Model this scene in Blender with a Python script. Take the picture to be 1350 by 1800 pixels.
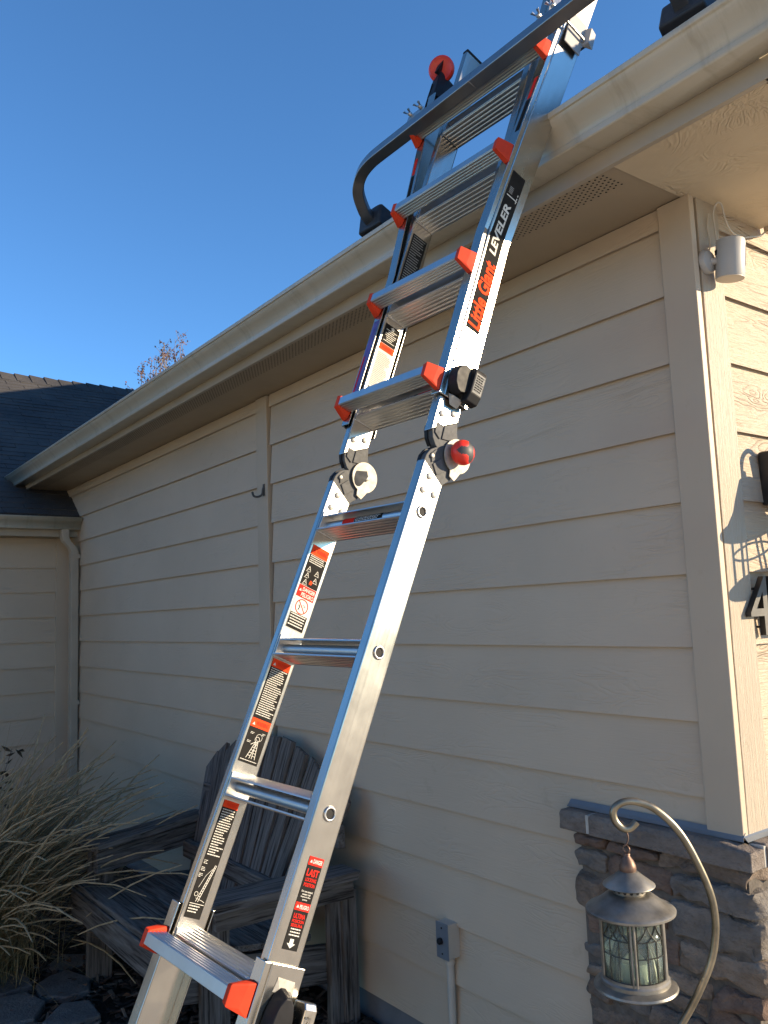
import bpy, bmesh, math, random
from mathutils import Vector, Matrix, noise

random.seed(7)
scene = bpy.context.scene
for o in list(bpy.data.objects):
    bpy.data.objects.remove(o)
COL = scene.collection

# ------------------------------------------------------------------ camera
CAM = Vector((1.1323, -1.8421, 1.4485))
cR = Vector((0.59564, 0.80240, -0.03696))
cU = Vector((0.11985, -0.04328, 0.99185))
cF = Vector((-0.79426, 0.59522, 0.12195))
cam_d = bpy.data.cameras.new('camera')
cam = bpy.data.objects.new('camera', cam_d)
COL.objects.link(cam)
m = Matrix((cR, cU, -cF)).transposed().to_4x4()
m.translation = CAM
cam.matrix_world = m
cam_d.sensor_fit = 'VERTICAL'
cam_d.sensor_height = 24.0
cam_d.sensor_width = 18.0
cam_d.lens = 19.53
cam_d.clip_start = 0.02
cam_d.clip_end = 500
scene.camera = cam

# ------------------------------------------------------------------ sky + sun
SUN = Vector((0.95, 1.0, 0.37)).normalized()
world = bpy.data.worlds.new("World")
scene.world = world
world.use_nodes = True
wn = world.node_tree.nodes
wl = world.node_tree.links
wn.clear()
w_out = wn.new('ShaderNodeOutputWorld')
w_bg = wn.new('ShaderNodeBackground')
w_sky = wn.new('ShaderNodeTexSky')
w_sky.sky_type = 'NISHITA'
w_sky.sun_disc = False
w_sky.sun_elevation = math.asin(SUN.z)
w_sky.sun_rotation = math.atan2(SUN.x, SUN.y)
w_sky.altitude = 800
w_sky.air_density = 0.8
w_sky.dust_density = 0.0
w_sky.ozone_density = 1.5
w_tint = wn.new('ShaderNodeMix')
w_tint.data_type = 'RGBA'
w_tint.blend_type = 'MULTIPLY'
w_tint.inputs[0].default_value = 1.0
w_tint.inputs[7].default_value = (0.65, 1.08, 1.41, 1)
wl.new(w_sky.outputs[0], w_tint.inputs[6])
wl.new(w_tint.outputs[2], w_bg.inputs[0])
w_bg.inputs[1].default_value = 0.088
wl.new(w_bg.outputs[0], w_out.inputs[0])
sun_d = bpy.data.lights.new('sun', 'SUN')
sun_d.energy = 4.3
sun_d.angle = math.radians(0.53)
sun_d.color = (1.0, 0.80, 0.54)
sun = bpy.data.objects.new('sun', sun_d)
COL.objects.link(sun)
sun.location = (6, 6, 6)
sun.rotation_euler = SUN.to_track_quat('Z', 'Y').to_euler()
scene.view_settings.view_transform = 'Standard'
scene.view_settings.look = 'None'
scene.view_settings.gamma = 1.0
scene.view_settings.exposure = 1.28
scene.view_settings.use_curve_mapping = False
scene.cycles.max_bounces = 8
scene.cycles.sample_clamp_indirect = 6.0

# ------------------------------------------------------------------ materials
MATS = {}


class NT:
    """small node-tree helper"""

    def __init__(self, name):
        self.m = bpy.data.materials.new(name)
        self.m.use_nodes = True
        self.t = self.m.node_tree
        self.b = next(n for n in self.t.nodes if n.type == 'BSDF_PRINCIPLED')
        self.out = next(n for n in self.t.nodes if n.type == 'OUTPUT_MATERIAL')
        MATS[name] = self.m

    def n(self, typ, **kw):
        nd = self.t.nodes.new(typ)
        for k, v in kw.items():
            setattr(nd, k, v)
        return nd

    def l(self, a, b):
        self.t.links.new(a, b)

    def set(self, **kw):
        names = dict(color='Base Color', rough='Roughness', metal='Metallic', spec='Specular IOR Level',
                     trans='Transmission Weight', ior='IOR', alpha='Alpha', coat='Coat Weight')
        for k, v in kw.items():
            if k == 'color':
                v = (*v, 1)
            self.b.inputs[names[k]].default_value = v
        return self

    def coord(self, scale=(1, 1, 1), randomize=True, kind='Object'):
        tc = self.n('ShaderNodeTexCoord')
        mp = self.n('ShaderNodeMapping')
        mp.inputs['Scale'].default_value = scale
        if randomize:
            oi = self.n('ShaderNodeObjectInfo')
            mu = self.n('ShaderNodeMath', operation='MULTIPLY')
            mu.inputs[1].default_value = 37.0
            ad = self.n('ShaderNodeVectorMath', operation='ADD')
            self.l(oi.outputs['Random'], mu.inputs[0])
            self.l(tc.outputs[kind], ad.inputs[0])
            self.l(mu.outputs[0], ad.inputs[1])
            self.l(ad.outputs[0], mp.inputs[0])
        else:
            self.l(tc.outputs[kind], mp.inputs[0])
        return mp.outputs[0]

    def noise(self, vec, scale, detail=3, rough=0.55, dist=0.0):
        nd = self.n('ShaderNodeTexNoise')
        nd.inputs['Scale'].default_value = scale
        nd.inputs['Detail'].default_value = detail
        nd.inputs['Roughness'].default_value = rough
        nd.inputs['Distortion'].default_value = dist
        self.l(vec, nd.inputs['Vector'])
        return nd.outputs[0]

    def math(self, op, a, b=None, clamp=False):
        nd = self.n('ShaderNodeMath', operation=op)
        nd.use_clamp = clamp
        for i, v in enumerate((a, b)):
            if v is None:
                continue
            if isinstance(v, (int, float)):
                nd.inputs[i].default_value = v
            else:
                self.l(v, nd.inputs[i])
        return nd.outputs[0]

    def ramp(self, fac, stops):
        nd = self.n('ShaderNodeValToRGB')
        cr = nd.color_ramp
        while len(cr.elements) < len(stops):
            cr.elements.new(0.5)
        for e, (p, c) in zip(cr.elements, stops):
            e.position = p
            e.color = (*c, 1) if len(c) == 3 else c
        self.l(fac, nd.inputs[0])
        return nd.outputs[0]

    def mix(self, fac, a, b):
        nd = self.n('ShaderNodeMix', data_type='RGBA')
        for i, v in ((0, fac), (6, a), (7, b)):
            if isinstance(v, (int, float)):
                nd.inputs[i].default_value = v
            elif isinstance(v, tuple):
                nd.inputs[i].default_value = (*v, 1)
            else:
                self.l(v, nd.inputs[i])
        return nd.outputs[2]

    def color(self, sock):
        self.l(sock, self.b.inputs['Base Color'])

    def bump(self, h, strength, dist=0.002):
        nd = self.n('ShaderNodeBump')
        nd.inputs['Strength'].default_value = strength
        nd.inputs['Distance'].default_value = dist
        self.l(h, nd.inputs['Height'])
        self.l(nd.outputs[0], self.b.inputs['Normal'])


def simple(name, color, rough=0.5, metal=0.0, var=0.12, nscale=18, bump=0.0, bscale=150, bdist=0.0006):
    t = NT(name).set(color=color, rough=rough, metal=metal)
    v = t.coord((1, 1, 1))
    f = t.noise(v, nscale, 4)
    lo = tuple(max(0, c * (1 - var)) for c in color)
    hi = tuple(min(1, c * (1 + var)) for c in color)
    t.color(t.ramp(f, [(0.3, lo), (0.7, hi)]))
    r = t.noise(v, nscale * 2.3, 3)
    rr = t.math('MULTIPLY_ADD', r, 0.25)
    rr.node.inputs[2].default_value = max(0.02, rough - 0.12)
    t.l(rr, t.b.inputs['Roughness'])
    if bump:
        t.bump(t.noise(v, bscale, 3), bump, bdist)
    return t.m


def siding_mat(name, base, contour=1.0, grain=1.0, strength=0.6, bd=0.0018, upright=False):
    t = NT(name).set(rough=0.55, spec=0.35)
    v = t.coord((1.0, 1.0, 5.0))
    big = t.noise(v, 3.2, 2, 0.5, 0.6)
    cont = t.math('PINGPONG', t.math('MULTIPLY', big, 26.0), 1.0)
    cont = t.math('POWER', cont, 0.45)
    v2 = t.coord((1.0, 1.0, 2.5))
    mask = t.ramp(t.noise(v2, 2.6, 2), [(0.46, (0.0, 0.0, 0.0)), (0.62, (1, 1, 1))])
    v3 = t.coord((120.0, 120.0, 5.0) if upright else (7.0, 7.0, 140.0))
    fine = t.noise(v3, 1.6, 4, 0.7, 0.3)
    h = t.math('ADD', t.math('MULTIPLY', t.math('MULTIPLY', cont, mask), 1.0 * contour),
               t.math('MULTIPLY', fine, 0.55 * grain))
    t.bump(h, strength, bd)
    lo = tuple(c * 0.93 for c in base)
    hi = tuple(c * 1.05 for c in base)
    c1 = t.ramp(t.noise(t.coord((1, 1, 1)), 1.7, 4), [(0.3, lo), (0.7, hi)])
    dirt = t.ramp(t.noise(t.coord((14, 14, 14)), 1.0, 5, 0.7), [(0.62, (1, 1, 1)), (0.80, (0.86, 0.84, 0.80))])
    mx = t.n('ShaderNodeMix', data_type='RGBA', blend_type='MULTIPLY')
    mx.inputs[0].default_value = 1.0
    t.l(c1, mx.inputs[6])
    t.l(dirt, mx.inputs[7])
    t.color(mx.outputs[2])
    return t.m


PAINT = (0.498, 0.402, 0.296)
M_SID = siding_mat('siding_paint', PAINT)
M_SIDF = siding_mat('front_siding_paint', PAINT, 1.2, 2.2, 1.0, 0.0042)
M_TRIM = siding_mat('trim_paint', (0.470, 0.382, 0.282), 0.0, 0.8, 0.5, 0.0015, True)
M_TRIMF = siding_mat('sun_dimmed_trim_paint', (0.40, 0.335, 0.255), 0.0, 2.2, 1.0, 0.0035, True)  # same trim paint, darkened to keep the sunlit face from burning out


def soffit_mat():
    t = NT('textured_soffit').set(rough=0.7)
    v = t.coord((1, 1, 1), False)
    w = t.noise(v, 5.0, 3, 0.5, 2.2)
    ln = t.math('PINGPONG', t.math('MULTIPLY', w, 22.0), 1.0)
    mask = t.ramp(t.noise(v, 6.5, 2), [(0.42, (0, 0, 0)), (0.6, (1, 1, 1))])
    h = t.math('ADD', t.math('MULTIPLY', ln, mask), t.math('MULTIPLY', t.noise(v, 60, 4), 0.4))
    t.bump(h, 0.6, 0.003)
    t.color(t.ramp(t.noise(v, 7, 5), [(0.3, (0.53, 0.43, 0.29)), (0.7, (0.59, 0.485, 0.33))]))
    return t.m


M_SOFT = soffit_mat()
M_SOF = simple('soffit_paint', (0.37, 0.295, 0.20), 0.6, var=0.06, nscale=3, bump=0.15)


def gutter_mat():
    t = NT('gutter_enamel').set(rough=0.32, spec=0.5)
    v = t.coord((2.0, 2.0, 2.0), False)
    base = t.ramp(t.noise(v, 1.3, 3), [(0.3, (0.42, 0.375, 0.285)), (0.7, (0.47, 0.42, 0.325))])
    v2 = t.coord((26, 6, 3), False)
    f = t.ramp(t.noise(v2, 1.0, 5, 0.65), [(0.52, (0, 0, 0)), (0.8, (0.55, 0.55, 0.55))])
    t.color(t.mix(f, base, (0.21, 0.17, 0.11)))
    t.bump(t.noise(t.coord((5, 5, 5), False), 1.0, 2), 0.12, 0.004)
    return t.m


M_GUT = gutter_mat()
M_FASC = simple('fascia_paint', (0.38, 0.325, 0.25), 0.5, var=0.08, nscale=4)


def shingle_mat():
    t = NT('asphalt_shingle').set(rough=0.95, spec=0.2)
    v = t.coord((1, 1, 1), False)
    a = t.noise(v, 220, 2)
    b = t.noise(v, 2.2, 4)
    c1 = t.ramp(a, [(0.3, (0.042, 0.042, 0.046)), (0.7, (0.10, 0.098, 0.095))])
    mx = t.n('ShaderNodeMix', data_type='RGBA', blend_type='MULTIPLY')
    mx.inputs[0].default_value = 1
    t.l(c1, mx.inputs[6])
    t.l(t.ramp(b, [(0.3, (0.65, 0.65, 0.68)), (0.7, (1.15, 1.1, 1.05))]), mx.inputs[7])
    t.color(mx.outputs[2])
    t.bump(a, 0.6, 0.003)
    return t.m


M_SHIN = shingle_mat()


def alu_mat(name, base, rough, metal=1.0):
    t = NT(name).set(metal=metal, rough=rough)
    # extrusion lines run along local Y of ladder parts
    v = t.coord((140, 1.2, 140))
    f = t.noise(v, 1.0, 4, 0.6)
    v2 = t.coord((9, 9, 9))
    g = t.noise(v2, 1.0, 5, 0.65)
    s = t.math('ADD', t.math('MULTIPLY', f, 0.12), t.math('MULTIPLY', g, 0.16))
    rr = t.math('ADD', s, rough - 0.14)
    t.l(rr, t.b.inputs['Roughness'])
    lo = tuple(c * 0.86 for c in base)
    c = t.ramp(g, [(0.28, lo), (0.62, base)])
    sc = t.ramp(t.noise(t.coord((60, 7, 60)), 1.0, 5, 0.75, 0.6), [(0.70, (1, 1, 1)), (0.78, (0.62, 0.61, 0.60))])
    mx = t.n('ShaderNodeMix', data_type='RGBA', blend_type='MULTIPLY')
    mx.inputs[0].default_value = 1
    t.l(c, mx.inputs[6])
    t.l(sc, mx.inputs[7])
    t.color(mx.outputs[2])
    t.bump(f, 0.06, 0.0006)
    return t.m


M_ALU = alu_mat('mill_aluminium', (0.53, 0.503, 0.452), 0.24)
M_RUNG = alu_mat('rung_aluminium', (0.62, 0.61, 0.59), 0.40)
M_TUBE = alu_mat('grey_steel_tube', (0.36, 0.36, 0.36), 0.42)
M_STEEL = simple('dull_steel', (0.36, 0.335, 0.29), 0.6, 0.25, var=0.25, nscale=60)
M_ZINC = simple('zinc_hardware', (0.55, 0.54, 0.52), 0.35, 1.0, var=0.2, nscale=80)
M_HINGE = simple('cast_grey', (0.075, 0.077, 0.08), 0.62, 0.0, var=0.2, nscale=60)
M_BOLT = simple('bolt_metal', (0.44, 0.42, 0.38), 0.5, 0.4, var=0.1, nscale=60)
M_ORANGE = simple('orange_plastic', (0.58, 0.045, 0.014), 0.62, var=0.12, nscale=25, bump=0.08)
M_RED = simple('red_plastic', (0.72, 0.035, 0.02), 0.38, var=0.1, nscale=25)
M_BLACKP = simple('black_plastic', (0.014, 0.014, 0.016), 0.55, var=0.25, nscale=30, bump=0.1)
M_RUBBER = simple('black_rubber', (0.022, 0.024, 0.030), 0.6, var=0.2, nscale=30, bump=0.15)
M_DKGRIP = simple('grip_rubber', (0.05, 0.05, 0.052), 0.55, var=0.25, nscale=60, bump=0.2)
def matte(m, spec=0.15):
    next(n for n in m.node_tree.nodes if n.type == 'BSDF_PRINCIPLED').inputs['Specular IOR Level'].default_value = spec
    return m


M_LBLK = simple('label_black', (0.020, 0.019, 0.018), 0.8, var=0.2)
M_LRED = simple('label_red', (0.66, 0.030, 0.020), 0.8, var=0.08)
M_LORG = simple('label_orange', (0.80, 0.07, 0.02), 0.8, var=0.08)
M_LWHT = simple('label_white', (0.62, 0.60, 0.54), 0.8, var=0.05)
M_LGRY = simple('label_grey_print', (0.27, 0.265, 0.25), 0.8, var=0.05)
for m_ in (M_LBLK, M_LRED, M_LORG, M_LWHT, M_LGRY):
    matte(m_, 0.06)
M_HOLE = simple('hole_dark', (0.012, 0.011, 0.010), 0.8, var=0.1)
for m_ in (M_ORANGE, M_BLACKP, M_HINGE):
    matte(m_, 0.22)
M_PLATE = simple('bright_plate', (0.66, 0.62, 0.54), 0.22, 1.0, var=0.2, nscale=50)


def wood_mat():
    t = NT('weathered_wood').set(rough=0.9, spec=0.2)
    v = t.coord((1.4, 16, 16))
    g = t.noise(v, 3.0, 5, 0.65, 0.5)
    v2 = t.coord((3, 70, 70))
    f = t.noise(v2, 1.2, 3, 0.7)
    c1 = t.ramp(g, [(0.28, (0.052, 0.042, 0.035)), (0.5, (0.135, 0.118, 0.104)), (0.75, (0.225, 0.205, 0.185))])
    crack = t.ramp(f, [(0.36, (0.30, 0.28, 0.27)), (0.48, (1, 1, 1))])
    mx = t.n('ShaderNodeMix', data_type='RGBA', blend_type='MULTIPLY')
    mx.inputs[0].default_value = 1
    t.l(c1, mx.inputs[6])
    t.l(crack, mx.inputs[7])
    t.color(mx.outputs[2])
    t.bump(t.math('ADD', f, t.math('MULTIPLY', g, 0.6)), 0.7, 0.004)
    return t.m


M_WOOD = wood_mat()


def stone_mat(name, a, b, c):
    t = NT(name).set(rough=0.9, spec=0.25)
    v = t.coord((1, 1, 1.6))
    f = t.noise(v, 9, 6, 0.62)
    c1 = t.ramp(f, [(0.28, a), (0.5, b), (0.72, c)])
    sp = t.ramp(t.noise(v, 70, 3, 0.6), [(0.30, (0.80, 0.79, 0.78)), (0.5, (1, 1, 1)), (0.74, (1.08, 1.06, 1.04))])
    mx = t.n('ShaderNodeMix', data_type='RGBA', blend_type='MULTIPLY')
    mx.inputs[0].default_value = 1
    t.l(c1, mx.inputs[6])
    t.l(sp, mx.inputs[7])
    t.color(mx.outputs[2])
    h = t.math('ADD', t.math('MULTIPLY', t.noise(v, 28, 6, 0.7), 1.0), t.math('MULTIPLY', t.noise(v, 110, 4, 0.7), 0.35))
    t.bump(h, 1.0, 0.014)
    return t.m


M_STN = [stone_mat('stone_brown', (0.132, 0.098, 0.074), (0.198, 0.154, 0.120), (0.270, 0.216, 0.174)),
         stone_mat('stone_grey', (0.138, 0.122, 0.108), (0.198, 0.178, 0.158), (0.264, 0.240, 0.216)),
         stone_mat('stone_tan', (0.192, 0.146, 0.108), (0.276, 0.214, 0.162), (0.360, 0.288, 0.222)),
         stone_mat('stone_rust', (0.132, 0.086, 0.066), (0.186, 0.130, 0.102), (0.252, 0.186, 0.144))]
M_CAP = stone_mat('cap_stone', (0.162, 0.134, 0.113), (0.216, 0.182, 0.156), (0.270, 0.234, 0.202))
M_MORT = simple('mortar', (0.11, 0.095, 0.080), 0.95, var=0.3, nscale=40, bump=0.8, bscale=60, bdist=0.006)
M_MORTL = simple('light_mortar', (0.42, 0.40, 0.36), 0.9, var=0.15, nscale=40, bump=0.4)
M_FLASH = simple('painted_flashing', (0.20, 0.23, 0.26), 0.35, 0.3, var=0.1, nscale=10)
M_CONC = simple('foundation_concrete', (0.15, 0.16, 0.175), 0.9, var=0.15, nscale=8, bump=0.4)


def ground_mat():
    t = NT('soil').set(rough=1.0, spec=0.1)
    v = t.coord((1, 1, 1), False)
    f = t.noise(v, 30, 6, 0.7)
    t.color(t.ramp(f, [(0.3, (0.022, 0.016, 0.012)), (0.7, (0.075, 0.055, 0.042))]))
    t.bump(f, 1.0, 0.03)
    return t.m


M_SOIL = ground_mat()
M_LAWN = simple('dry_lawn', (0.25, 0.21, 0.12), 1.0, var=0.35, nscale=6, bump=0.8, bscale=40, bdist=0.03)
M_DRIVE = simple('driveway_concrete', (0.55, 0.51, 0.44), 0.9, var=0.10, nscale=3, bump=0.3)
M_FLAG = stone_mat('flagstone', (0.12, 0.11, 0.105), (0.17, 0.16, 0.15), (0.22, 0.205, 0.19))
M_CHIP = [simple('bark_chip', (0.055, 0.036, 0.026), 0.95, var=0.5, nscale=12),
          simple('pale_chip', (0.13, 0.10, 0.075), 0.95, var=0.4, nscale=12)]
M_LEAFD = simple('dead_leaf', (0.17, 0.085, 0.045), 0.85, var=0.45, nscale=4)


def grass_mat():
    t = NT('dry_grass').set(rough=0.85, spec=0.2)
    v = t.coord((1, 1, 1), False)
    t.color(t.ramp(t.noise(v, 14, 2), [(0.3, (0.15, 0.105, 0.045)), (0.5, (0.27, 0.195, 0.090)), (0.72, (0.42, 0.31, 0.155))]))
    return t.m


M_GRASS = grass_mat()
M_PLUME = simple('grass_plume', (0.34, 0.255, 0.145), 0.9, var=0.3, nscale=40)
M_SHRUB = simple('dark_shrub_leaf', (0.045, 0.034, 0.022), 0.7, var=0.5, nscale=9)
M_TLEAF = simple('autumn_leaf', (0.23, 0.115, 0.10), 0.8, var=0.5, nscale=3)
M_BARK = simple('tree_bark', (0.20, 0.16, 0.13), 0.95, var=0.3, nscale=20, bump=0.5)
M_PEWTER = simple('aged_pewter', (0.25, 0.235, 0.205), 0.44, 0.75, var=0.4, nscale=24, bump=0.12)
M_COPPER = simple('brown_patina', (0.17, 0.105, 0.075), 0.5, 0.6, var=0.35, nscale=35)
M_LEAD = simple('lead_came', (0.055, 0.055, 0.050), 0.45, 0.7, var=0.3, nscale=50)
M_HOOK = simple('bronze_rod', (0.25, 0.215, 0.155), 0.36, 0.85, var=0.3, nscale=30)
t = NT('pale_glass').set(color=(0.80, 0.90, 0.84), rough=0.07, trans=0.93, ior=1.18)
M_GLASS = t.m
M_CANDLE = simple('candle_wax', (0.55, 0.52, 0.36), 0.5, var=0.1)
M_WHITEP = simple('white_plastic', (0.36, 0.35, 0.335), 0.42, var=0.04, nscale=10)
M_CREAMP = simple('cream_box', (0.46, 0.41, 0.34), 0.5, var=0.08, nscale=12)
M_GREYPL = simple('grey_cover_plate', (0.20, 0.22, 0.25), 0.4, 0.4, var=0.1)
M_BLKMET = simple('black_metal', (0.028, 0.028, 0.030), 0.4, 0.4, var=0.2, nscale=40)
M_NUMB = simple('number_face', (0.115, 0.11, 0.10), 0.75, 0.0, var=0.1, nscale=30)

# ------------------------------------------------------------------ mesh helpers
WM = {}


class MB:
    def __init__(self):
        self.v = []
        self.f = []
        self.mi = []
        self.cur = 0

    def add(self, vs, fs):
        o = len(self.v)
        self.v += [Vector(p) for p in vs]
        for q in fs:
            self.f.append([i + o for i in q])
            self.mi.append(self.cur)
        return self

    def box(self, x0, x1, y0, y1, z0, z1):
        return self.add([(x0, y0, z0), (x1, y0, z0), (x1, y1, z0), (x0, y1, z0), (x0, y0, z1), (x1, y0, z1), (x1, y1, z1), (x0, y1, z1)],
                        [(3, 2, 1, 0), (4, 5, 6, 7), (0, 1, 5, 4), (1, 2, 6, 5), (2, 3, 7, 6), (3, 0, 4, 7)])

    def prism(self, poly, axis, a0, a1):
        """poly: list of 2D points, extruded along axis. axis 'x': (y,z); 'y': (z,x); 'z': (x,y)"""
        n = len(poly)

        def p3(p, a):
            return {'x': (a, p[0], p[1]), 'y': (p[1], a, p[0]), 'z': (p[0], p[1], a)}[axis]
        area = sum(poly[i][0] * poly[(i + 1) % n][1] - poly[(i + 1) % n][0] * poly[i][1] for i in range(n))
        if area < 0:
            poly = poly[::-1]
        vs = [p3(p, a0) for p in poly] + [p3(p, a1) for p in poly]
        fs = [tuple(range(n - 1, -1, -1)), tuple(range(n, 2 * n))]
        fs += [(i, (i + 1) % n, n + (i + 1) % n, n + i) for i in range(n)]
        return self.add(vs, fs)

    def tube(self, path, r, n=10, closed=False, caps=True):
        pts = [Vector(p) for p in path]
        k = len(pts)
        rs = r if isinstance(r, (list, tuple)) else [r] * k
        vs = []
        up = None
        for i, p in enumerate(pts):
            if closed:
                d = pts[(i + 1) % k] - pts[i - 1]
            else:
                d = pts[min(i + 1, k - 1)] - pts[max(i - 1, 0)]
            d.normalize()
            if up is None:
                up = d.orthogonal().normalized()
            else:
                up = (up - d * up.dot(d))
                up = up.normalized() if up.length > 1e-6 else d.orthogonal().normalized()
            s = d.cross(up)
            for j in range(n):
                a = 2 * math.pi * j / n
                vs.append(p + (up * math.cos(a) + s * math.sin(a)) * rs[i])
        fs = []
        for i in range(k if closed else k - 1):
            for j in range(n):
                a, b = i * n + j, i * n + (j + 1) % n
                c, d_ = ((i + 1) % k) * n + (j + 1) % n, ((i + 1) % k) * n + j
                fs.append((a, b, c, d_))
        if caps and not closed:
            fs.append(tuple(range(n - 1, -1, -1)))
            fs.append(tuple((k - 1) * n + j for j in range(n)))
        return self.add(vs, fs)

    def lathe(self, prof, n=32, c=(0, 0, 0), axis='z', cap=True):
        """prof: (r, h) pairs, going up"""
        vs = []
        for r, h in prof:
            for j in range(n):
                a = 2 * math.pi * j / n
                p = (r * math.cos(a), r * math.sin(a), h)
                if axis == 'x':
                    p = (p[2], p[0], p[1])
                elif axis == 'y':
                    p = (p[1], p[2], p[0])
                vs.append((p[0] + c[0], p[1] + c[1], p[2] + c[2]))
        fs = []
        k = len(prof)
        for i in range(k - 1):
            for j in range(n):
                fs.append((i * n + j, i * n + (j + 1) % n, (i + 1) * n + (j + 1) % n, (i + 1) * n + j))
        if cap:
            fs.append(tuple(range(n - 1, -1, -1)))
            fs.append(tuple((k - 1) * n + j for j in range(n)))
        return self.add(vs, fs)

    def hull(self, pts):
        bm = bmesh.new()
        for p in pts:
            bm.verts.new(p)
        bmesh.ops.convex_hull(bm, input=bm.verts)
        bm.verts.index_update()
        vs = [v.co.copy() for v in bm.verts]
        fs = [[v.index for v in f.verts] for f in bm.faces]
        bm.free()
        return self.add(vs, fs)

    def quad(self, a, b, c, d):
        return self.add([a, b, c, d], [(0, 1, 2, 3)])

    def map(self, fn):
        self.v = [Vector(fn(p)) for p in self.v]
        return self

    def build(self, name, mat, parent=None, mw=None, smooth=None, bevel=0.0, kind=None, solid=0.0, label=None, seg=2):
        me = bpy.data.meshes.new(name)
        me.from_pydata([tuple(p) for p in self.v], [], self.f)
        for mm in (mat if isinstance(mat, (list, tuple)) else [mat]):
            me.materials.append(mm)
        if any(self.mi):
            me.polygons.foreach_set('material_index', self.mi)
        me.update()
        if smooth is not None:
            me.polygons.foreach_set('use_smooth', [True] * len(me.polygons))
            me.set_sharp_from_angle(angle=math.radians(smooth))
        return link(name, me, parent, mw, bevel, kind, solid, label, seg)


def link(name, me, parent=None, mw=None, bevel=0.0, kind=None, solid=0.0, label=None, seg=2):
    o = bpy.data.objects.new(name, me)
    COL.objects.link(o)
    mw = mw or Matrix.Identity(4)
    WM[o.name] = mw
    if parent is not None:
        o.parent = parent
        o.matrix_basis = WM[parent.name].inverted() @ mw
    else:
        o.matrix_basis = mw
    if solid:
        s = o.modifiers.new('solid', 'SOLIDIFY')
        s.thickness = solid
        s.offset = 0
    if bevel:
        b = o.modifiers.new('bevel', 'BEVEL')
        b.width = bevel
        b.segments = seg
        b.limit_method = 'ANGLE'
        b.angle_limit = math.radians(35)
        b.harden_normals = False
    if kind:
        o['kind'] = kind
    if label:
        o['label'] = label
    return o


def thing(name, label, cat, loc, group=None):
    o = bpy.data.objects.new(name, None)
    o.empty_display_size = 0.1
    COL.objects.link(o)
    mw = Matrix.Translation(Vector(loc))
    o.matrix_basis = mw
    WM[o.name] = mw
    o['label'] = label
    o['category'] = cat
    if group:
        o['group'] = group
    return o


def tag(o, label, cat, group=None):
    o['label'] = label
    o['category'] = cat
    if group:
        o['group'] = group
    return o


def T(x, y, z):
    return Matrix.Translation((x, y, z))


def RZ(deg):
    return Matrix.Rotation(math.radians(deg), 4, 'Z')


_tc = {}


def text_geo(s, shear=0.0, bold=0.0, depth=0.0):
    """flat letter mesh, baseline at y=0, height of capitals about 0.7, starting at x=0"""
    key = (s, shear, bold, depth)
    if key in _tc:
        return _tc[key]
    cu = bpy.data.curves.new('t', 'FONT')
    cu.body = s
    cu.shear = shear
    cu.offset = bold
    cu.extrude = depth
    cu.resolution_u = 3
    ob = bpy.data.objects.new('t', cu)
    COL.objects.link(ob)
    dg = bpy.context.evaluated_depsgraph_get()
    dg.update()
    me = bpy.data.meshes.new_from_object(ob.evaluated_get(dg))
    vs = [v.co.copy() for v in me.vertices]
    fs = [list(p.vertices) for p in me.polygons]
    bpy.data.objects.remove(ob)
    bpy.data.curves.remove(cu)
    bpy.data.meshes.remove(me)
    _tc[key] = (vs, fs)
    return vs, fs


def put_text(mb, s, fn, x0, x1, y0, y1, shear=0.0, bold=0.0):
    """fit the text into the rectangle, mapped to 3D by fn(x, y)"""
    vs, fs = text_geo(s, shear, bold)
    xs = [v.x for v in vs]
    ys = [v.y for v in vs]
    ax, bx, ay, by = min(xs), max(xs), min(ys), max(ys)
    mb.add([fn(x0 + (v.x - ax) / (bx - ax) * (x1 - x0), y0 + (v.y - ay) / (by - ay) * (y1 - y0)) for v in vs], fs)


# ------------------------------------------------------------------ ground (structure)
def flat(name, x0, x1, y0, y1, z, mat):
    mb = MB()
    mb.quad((x0, y0, z), (x1, y0, z), (x1, y1, z), (x0, y1, z))
    return mb.build(name, mat, kind='structure')


flat('ground', -150, 150, -150, 150, -0.012, M_LAWN)
flat('planting_bed', -5.2, 0.2, -2.6, -0.002, -0.004, M_SOIL)
flat('driveway', 0.30, 14, -10.4, 9, -0.006, M_DRIVE)

# house added out of view to bounce warm sunlight onto the shaded wall
bounce_house = thing('house', 'unseen cream sided house added to bounce warm sun onto the shaded wall', 'house', (7, -12, 0))
MB().box(0.5, 14.0, -17.0, -10.5, 0, 3.8).build('wall', simple('bounce_cream', (0.64, 0.53, 0.39), 0.8, var=0.06, nscale=2), bounce_house)
MB().prism([(-10.0, 3.8), (-17.5, 3.8), (-13.75, 6.4)], 'x', 0.1, 14.4).build('roof', M_SHIN, bounce_house)
MB().box(5.0, 9.8, -10.5, -10.46, 0, 2.3).build('garage_door', simple('door_paint', (0.70, 0.62, 0.50), 0.6), bounce_house)
for wx in (1.6, 11.5):
    MB().box(wx, wx + 1.2, -10.5, -10.45, 0.9, 2.2).build('window', M_BLACKP, bounce_house)

# ------------------------------------------------------------------ house
house = thing('house', 'beige lap sided house with stone base, gutters and dark shingle roof', 'house', (-2.5, 0, 0))
EXP = 0.178
L5 = 1.52          # height of the sixth lap


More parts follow.
